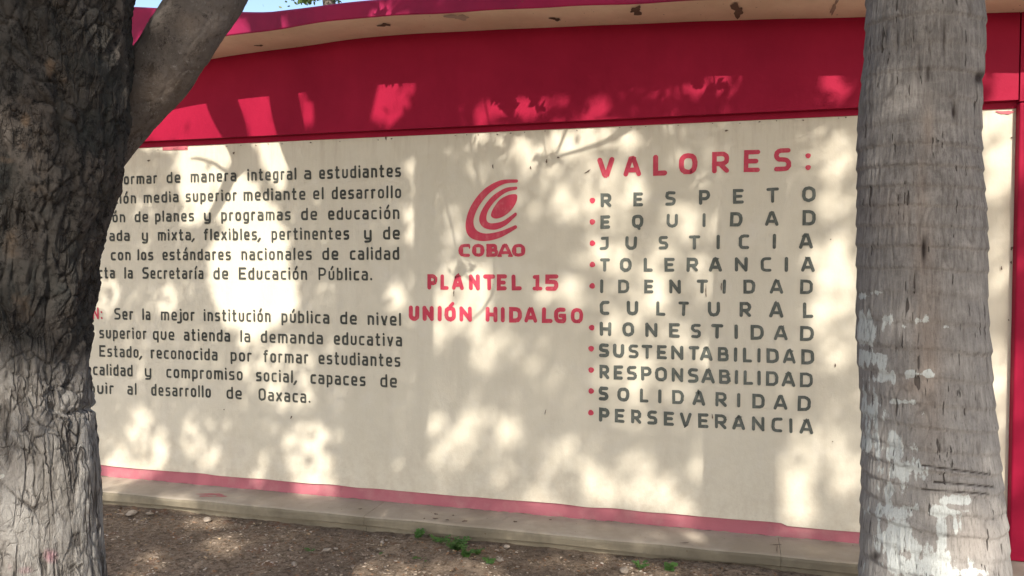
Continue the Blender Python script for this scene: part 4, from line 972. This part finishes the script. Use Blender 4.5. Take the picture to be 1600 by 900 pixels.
# ------------------------------------------------------------------ a tree behind the roof, its lowest leaves just showing
bt = empty('background_tree', (on_y(470, 0, 7.5).x, 7.5, 0)); tag(bt, 'dark leafy tree behind the roof, its lowest leaves showing above the eave', 'tree')
c0 = at_depth(488, -14, 12.0); tube('trunk', [(c0.x + .6, c0.y + .4, 0), (c0.x + .5, c0.y + .3, 2.5), (c0.x + .1, c0.y, c0.z + 1.2)], [.16, .13, .08], 16, 40, M['limb'], bt)
r = np.random.default_rng(3); PP = []
for (px0, py0, sx, sy, n) in [(478, -6, 9, 7, 260), (498, -8, 12, 6, 160), (520, -14, 14, 9, 180), (540, -22, 20, 12, 260), (488, -50, 50, 28, 1800), (468, -24, 14, 12, 300)]:
    for i in range(n):
        q = at_depth(px0 + r.normal() * sx * .75, py0 + r.normal() * sy * .75, 12 + r.normal() * .4); PP.append(tuple(q))
o = leaves(np.array(PP), .05, .09, 'crown', M['leaf'], bt, 4); o['kind'] = 'stuff'

# ------------------------------------------------------------------ weeds along the kerb
def weed_mat():
    m, t, b = newmat('weed_leaf', .5, .35)
    c = mix(t, rampv(t, noise(t, 20, 3, .6), .35, .65), (.05, .13, .035), (.10, .20, .05)); setc(t, b, c)
    tr = N(t, 'ShaderNodeBsdfTranslucent'); tr.inputs[0].default_value = (.12, .25, .03, 1)
    ms = N(t, 'ShaderNodeMixShader'); ms.inputs[0].default_value = .3
    t.links.new(b.outputs[0], ms.inputs[1]); t.links.new(tr.outputs[0], ms.inputs[2]); t.links.new(ms.outputs[0], t.nodes['Material Output'].inputs[0]); return m
M['weed'] = weed_mat()
def weed(px, py, h, spread, nst, lsz, label, seed):
    r = random.Random(seed); base = on_z(px, py, GZ); e = empty('weed', (base.x, base.y, GZ)); tag(e, label, 'weed', 'weeds along the foot of the ledge')
    st = MB(); lf = MB()
    for k in range(nst):
        az = r.uniform(0, 6.28); reach = spread * r.uniform(.3, 1); hh = h * r.uniform(.45, 1)
        p0 = base + Vector((r.uniform(-.01, .01), r.uniform(-.01, .01), -.01)); d = Vector((math.cos(az), math.sin(az) * .6, 0)); prev = p0
        for i in range(1, 6):
            f = i / 5; p = p0 + d * reach * f + Vector((0, 0, .01 + hh * (1.3 * f - .45 * f * f)))
            s_ = Vector((-d.y, d.x, 0)) * .0012; st.poly([prev - s_, prev + s_, p + s_, p - s_]); st.poly([prev - Vector((0, 0, .0012)), prev + Vector((0, 0, .0012)), p + Vector((0, 0, .0012)), p - Vector((0, 0, .0012))])
            for sg in (-1, 1):
                la = az + sg * r.uniform(.7, 1.4); L_ = lsz * r.uniform(.6, 1.1); ld = Vector((math.cos(la), math.sin(la), r.uniform(-.1, .5))).normalized()
                sd = ld.cross(Vector((r.uniform(-.3, .3), r.uniform(-.6, 0), 1))).normalized()
                o0 = p; lf.poly([o0, o0 + ld * L_ * .3 + sd * L_ * .3, o0 + ld * L_ * .7 + sd * L_ * .34, o0 + ld * L_, o0 + ld * L_ * .7 - sd * L_ * .34, o0 + ld * L_ * .3 - sd * L_ * .3])
            prev = p
    st.build('stem', M['weed'], e); lf.build('foliage', M['weed'], e)
weed(716, 861, .085, .085, 18, .025, 'largest clump of dark green weeds against the kerb', 1)
weed(726, 871, .07, .045, 8, .024, 'dark weed drooping just in front of the largest clump', 2)
weed(652, 843, .06, .04, 5, .028, 'bright green sprig left of the largest weed clump', 3)
weed(684, 848, .045, .06, 7, .018, 'low row of small leaves between the bright sprig and the big clump', 4)
weed(746, 866, .035, .05, 6, .02, 'pale green low weed right of the largest clump', 5)
weed(765, 880, .025, .04, 6, .018, 'tiny weed on the dirt in front of the pale green one', 6)
weed(1000, 888, .04, .05, 8, .018, 'grey green feathery weed by the right part of the kerb', 7)
weed(1043, 892, .045, .03, 4, .034, 'two-leaved seedling beside the feathery weed', 8)
weed(600, 868, .012, .05, 6, .012, 'flat scrap of ground weed left on the open dirt', 9)
weed(484, 860, .010, .05, 6, .010, 'faint leftmost ground weed on the shaded dirt', 10)
weed(660, 876, .012, .07, 8, .012, 'flat dark ground weed below the bright sprig', 11)

# ------------------------------------------------------------------ stones and litter
def stone_mat():
    m, t, b = newmat('ground_stone', .9, .2)
    oi = N(t, 'ShaderNodeObjectInfo')
    c = mix(t, rampv(t, noise(t, 9, 3, .6), .35, .65), (.40, .33, .26), (.16, .12, .09)); c = mix(t, rampv(t, noise(t, 6, 2, .5), .62, .66), c, (.46, .40, .34)); setc(t, b, c); return m
M['stone'] = stone_mat()
def pebbles(n, lo, hi, seed, name, mat, flat=.6):
    r = np.random.default_rng(seed); px = r.uniform(-3.9, 2.3, n); py = -LW - .03 - np.abs(r.beta(1.1, 2.0, n)) * 3.0
    pz = ground_z(px, py); s = lo * (hi / lo) ** (r.random(n) ** 2.2)
    base = np.array([(1, 0, 0), (0, 1, 0), (-1, 0, 0), (0, -1, 0), (0, 0, .8), (0, 0, -.8), (.62, .62, .45), (-.62, .62, .45), (-.62, -.62, .45), (.62, -.62, .45)])
    tri = np.array([(4, 6, 7), (4, 7, 8), (4, 8, 9), (4, 9, 6), (0, 1, 6), (1, 2, 7), (2, 3, 8), (3, 0, 9), (6, 1, 7), (7, 2, 8), (8, 3, 9), (9, 0, 6)])
    V = base[None] * (1 + .35 * r.normal(size=(n, 10, 1)).clip(-1, 1)) * np.stack([s, s * r.uniform(.6, 1, n), s * flat * r.uniform(.5, 1, n)], 1)[:, None]
    a = r.uniform(0, 6.28, n); c_, s_ = np.cos(a)[:, None], np.sin(a)[:, None]
    V = np.stack([V[..., 0] * c_ - V[..., 1] * s_, V[..., 0] * s_ + V[..., 1] * c_, V[..., 2]], -1) + np.stack([px, py, pz + s * .12], 1)[:, None]
    Fq = (np.arange(n)[:, None, None] * 10 + tri[None]).reshape(-1, 3)
    return mesh(name, V.reshape(-1, 3), Fq, mat)
tag(pebbles(17000, .003, .013, 1, 'gravel', M['stone']), 'small pale and brown pebbles scattered over the dirt', 'gravel', kind='stuff')
def litter_mat():
    m, t, b = newmat('dry_litter', .8, .2)
    c = mix(t, rampv(t, noise(t, 11, 3, .6), .35, .6), (.30, .17, .10), (.16, .10, .06)); c = mix(t, rampv(t, noise(t, 13, 2, .5), .58, .64), c, (.42, .32, .20)); setc(t, b, c); return m
M['litter'] = litter_mat()
n = 7000; r = np.random.default_rng(12); qx = r.uniform(-3.9, 2.3, n); qy = -LW - .02 - r.beta(1.0, 2.2, n) * 3.0
LP = np.stack([qx, qy, ground_z(qx, qy) + r.uniform(.002, .009, n)], 1)
rr2 = np.random.default_rng(8); a_ = rr2.normal(size=(n, 3)); a_[:, 2] *= .15; a_ /= np.linalg.norm(a_, axis=1)[:, None]
u_ = np.cross(a_, np.array([0, 0, 1.0]) + rr2.normal(size=(n, 3)) * .3); u_ /= np.linalg.norm(u_, axis=1)[:, None]; l_ = (rr2.uniform(.006, .028, n))[:, None]; wv = l_ * rr2.uniform(.1, .3, n)[:, None]
V = np.stack([LP - a_ * l_ * .5, LP + u_ * wv + [0, 0, .002], LP + a_ * l_ * .5, LP - u_ * wv + [0, 0, .002]], 1).reshape(-1, 3)
tag(mesh('leaf_litter', V, np.arange(4 * n).reshape(-1, 4), M['litter']), 'dry brown leaf bits strewn over the dirt', 'leaf litter', kind='stuff')
M['pale'] = paint('pale_stone', (.34, .29, .24), (.24, .20, .16), .9, .5)
for i, (px0, py0, s_, lb) in enumerate([(206, 803, .032, 'pale flat stone beside the big tree trunk, left one of a pair'), (234, 803, .022, 'pale flat stone beside the big tree trunk, right one of a pair'), (324, 813, .030, 'sunlit stone just below the kerb on the left'), (178, 844, .016, 'small pale stone nearest the foot of the big tree'), (781, 876, .022, 'pale round stone right of the tiny weed'),
        (460, 882, .018, 'grey pebble in the middle of the shaded dirt'), (511, 860, .022, 'grey stone under the shaded ledge, left of the weeds'), (975, 893, .03, 'flat pinkish stone left of the seedling'), (792, 855, .022, 'blue grey stone close to the kerb right of the weeds'), (525, 858, .014, 'little stone touching the grey one under the shaded ledge')]):
    c = on_z(px0, py0, GZ); rd = random.Random(300 + i); bm = bmesh.new(); bmesh.ops.create_icosphere(bm, subdivisions=2, radius=1)
    for v in bm.verts:
        k_ = 1 + rd.uniform(-.13, .13); v.co = Vector((v.co.x * s_ * k_ * 1.15, v.co.y * s_ * k_ * .8, v.co.z * s_ * .45 * k_))
    me = bpy.data.meshes.new('stone'); bm.to_mesh(me); bm.free(); o = link('stone', me, M['pale']); o.location = (c.x, c.y, GZ + s_ * .2); o.rotation_euler = (rd.uniform(-.2, .2), rd.uniform(-.2, .2), rd.uniform(0, 3)); tag(o, lb, 'stone', 'stones on the dirt')
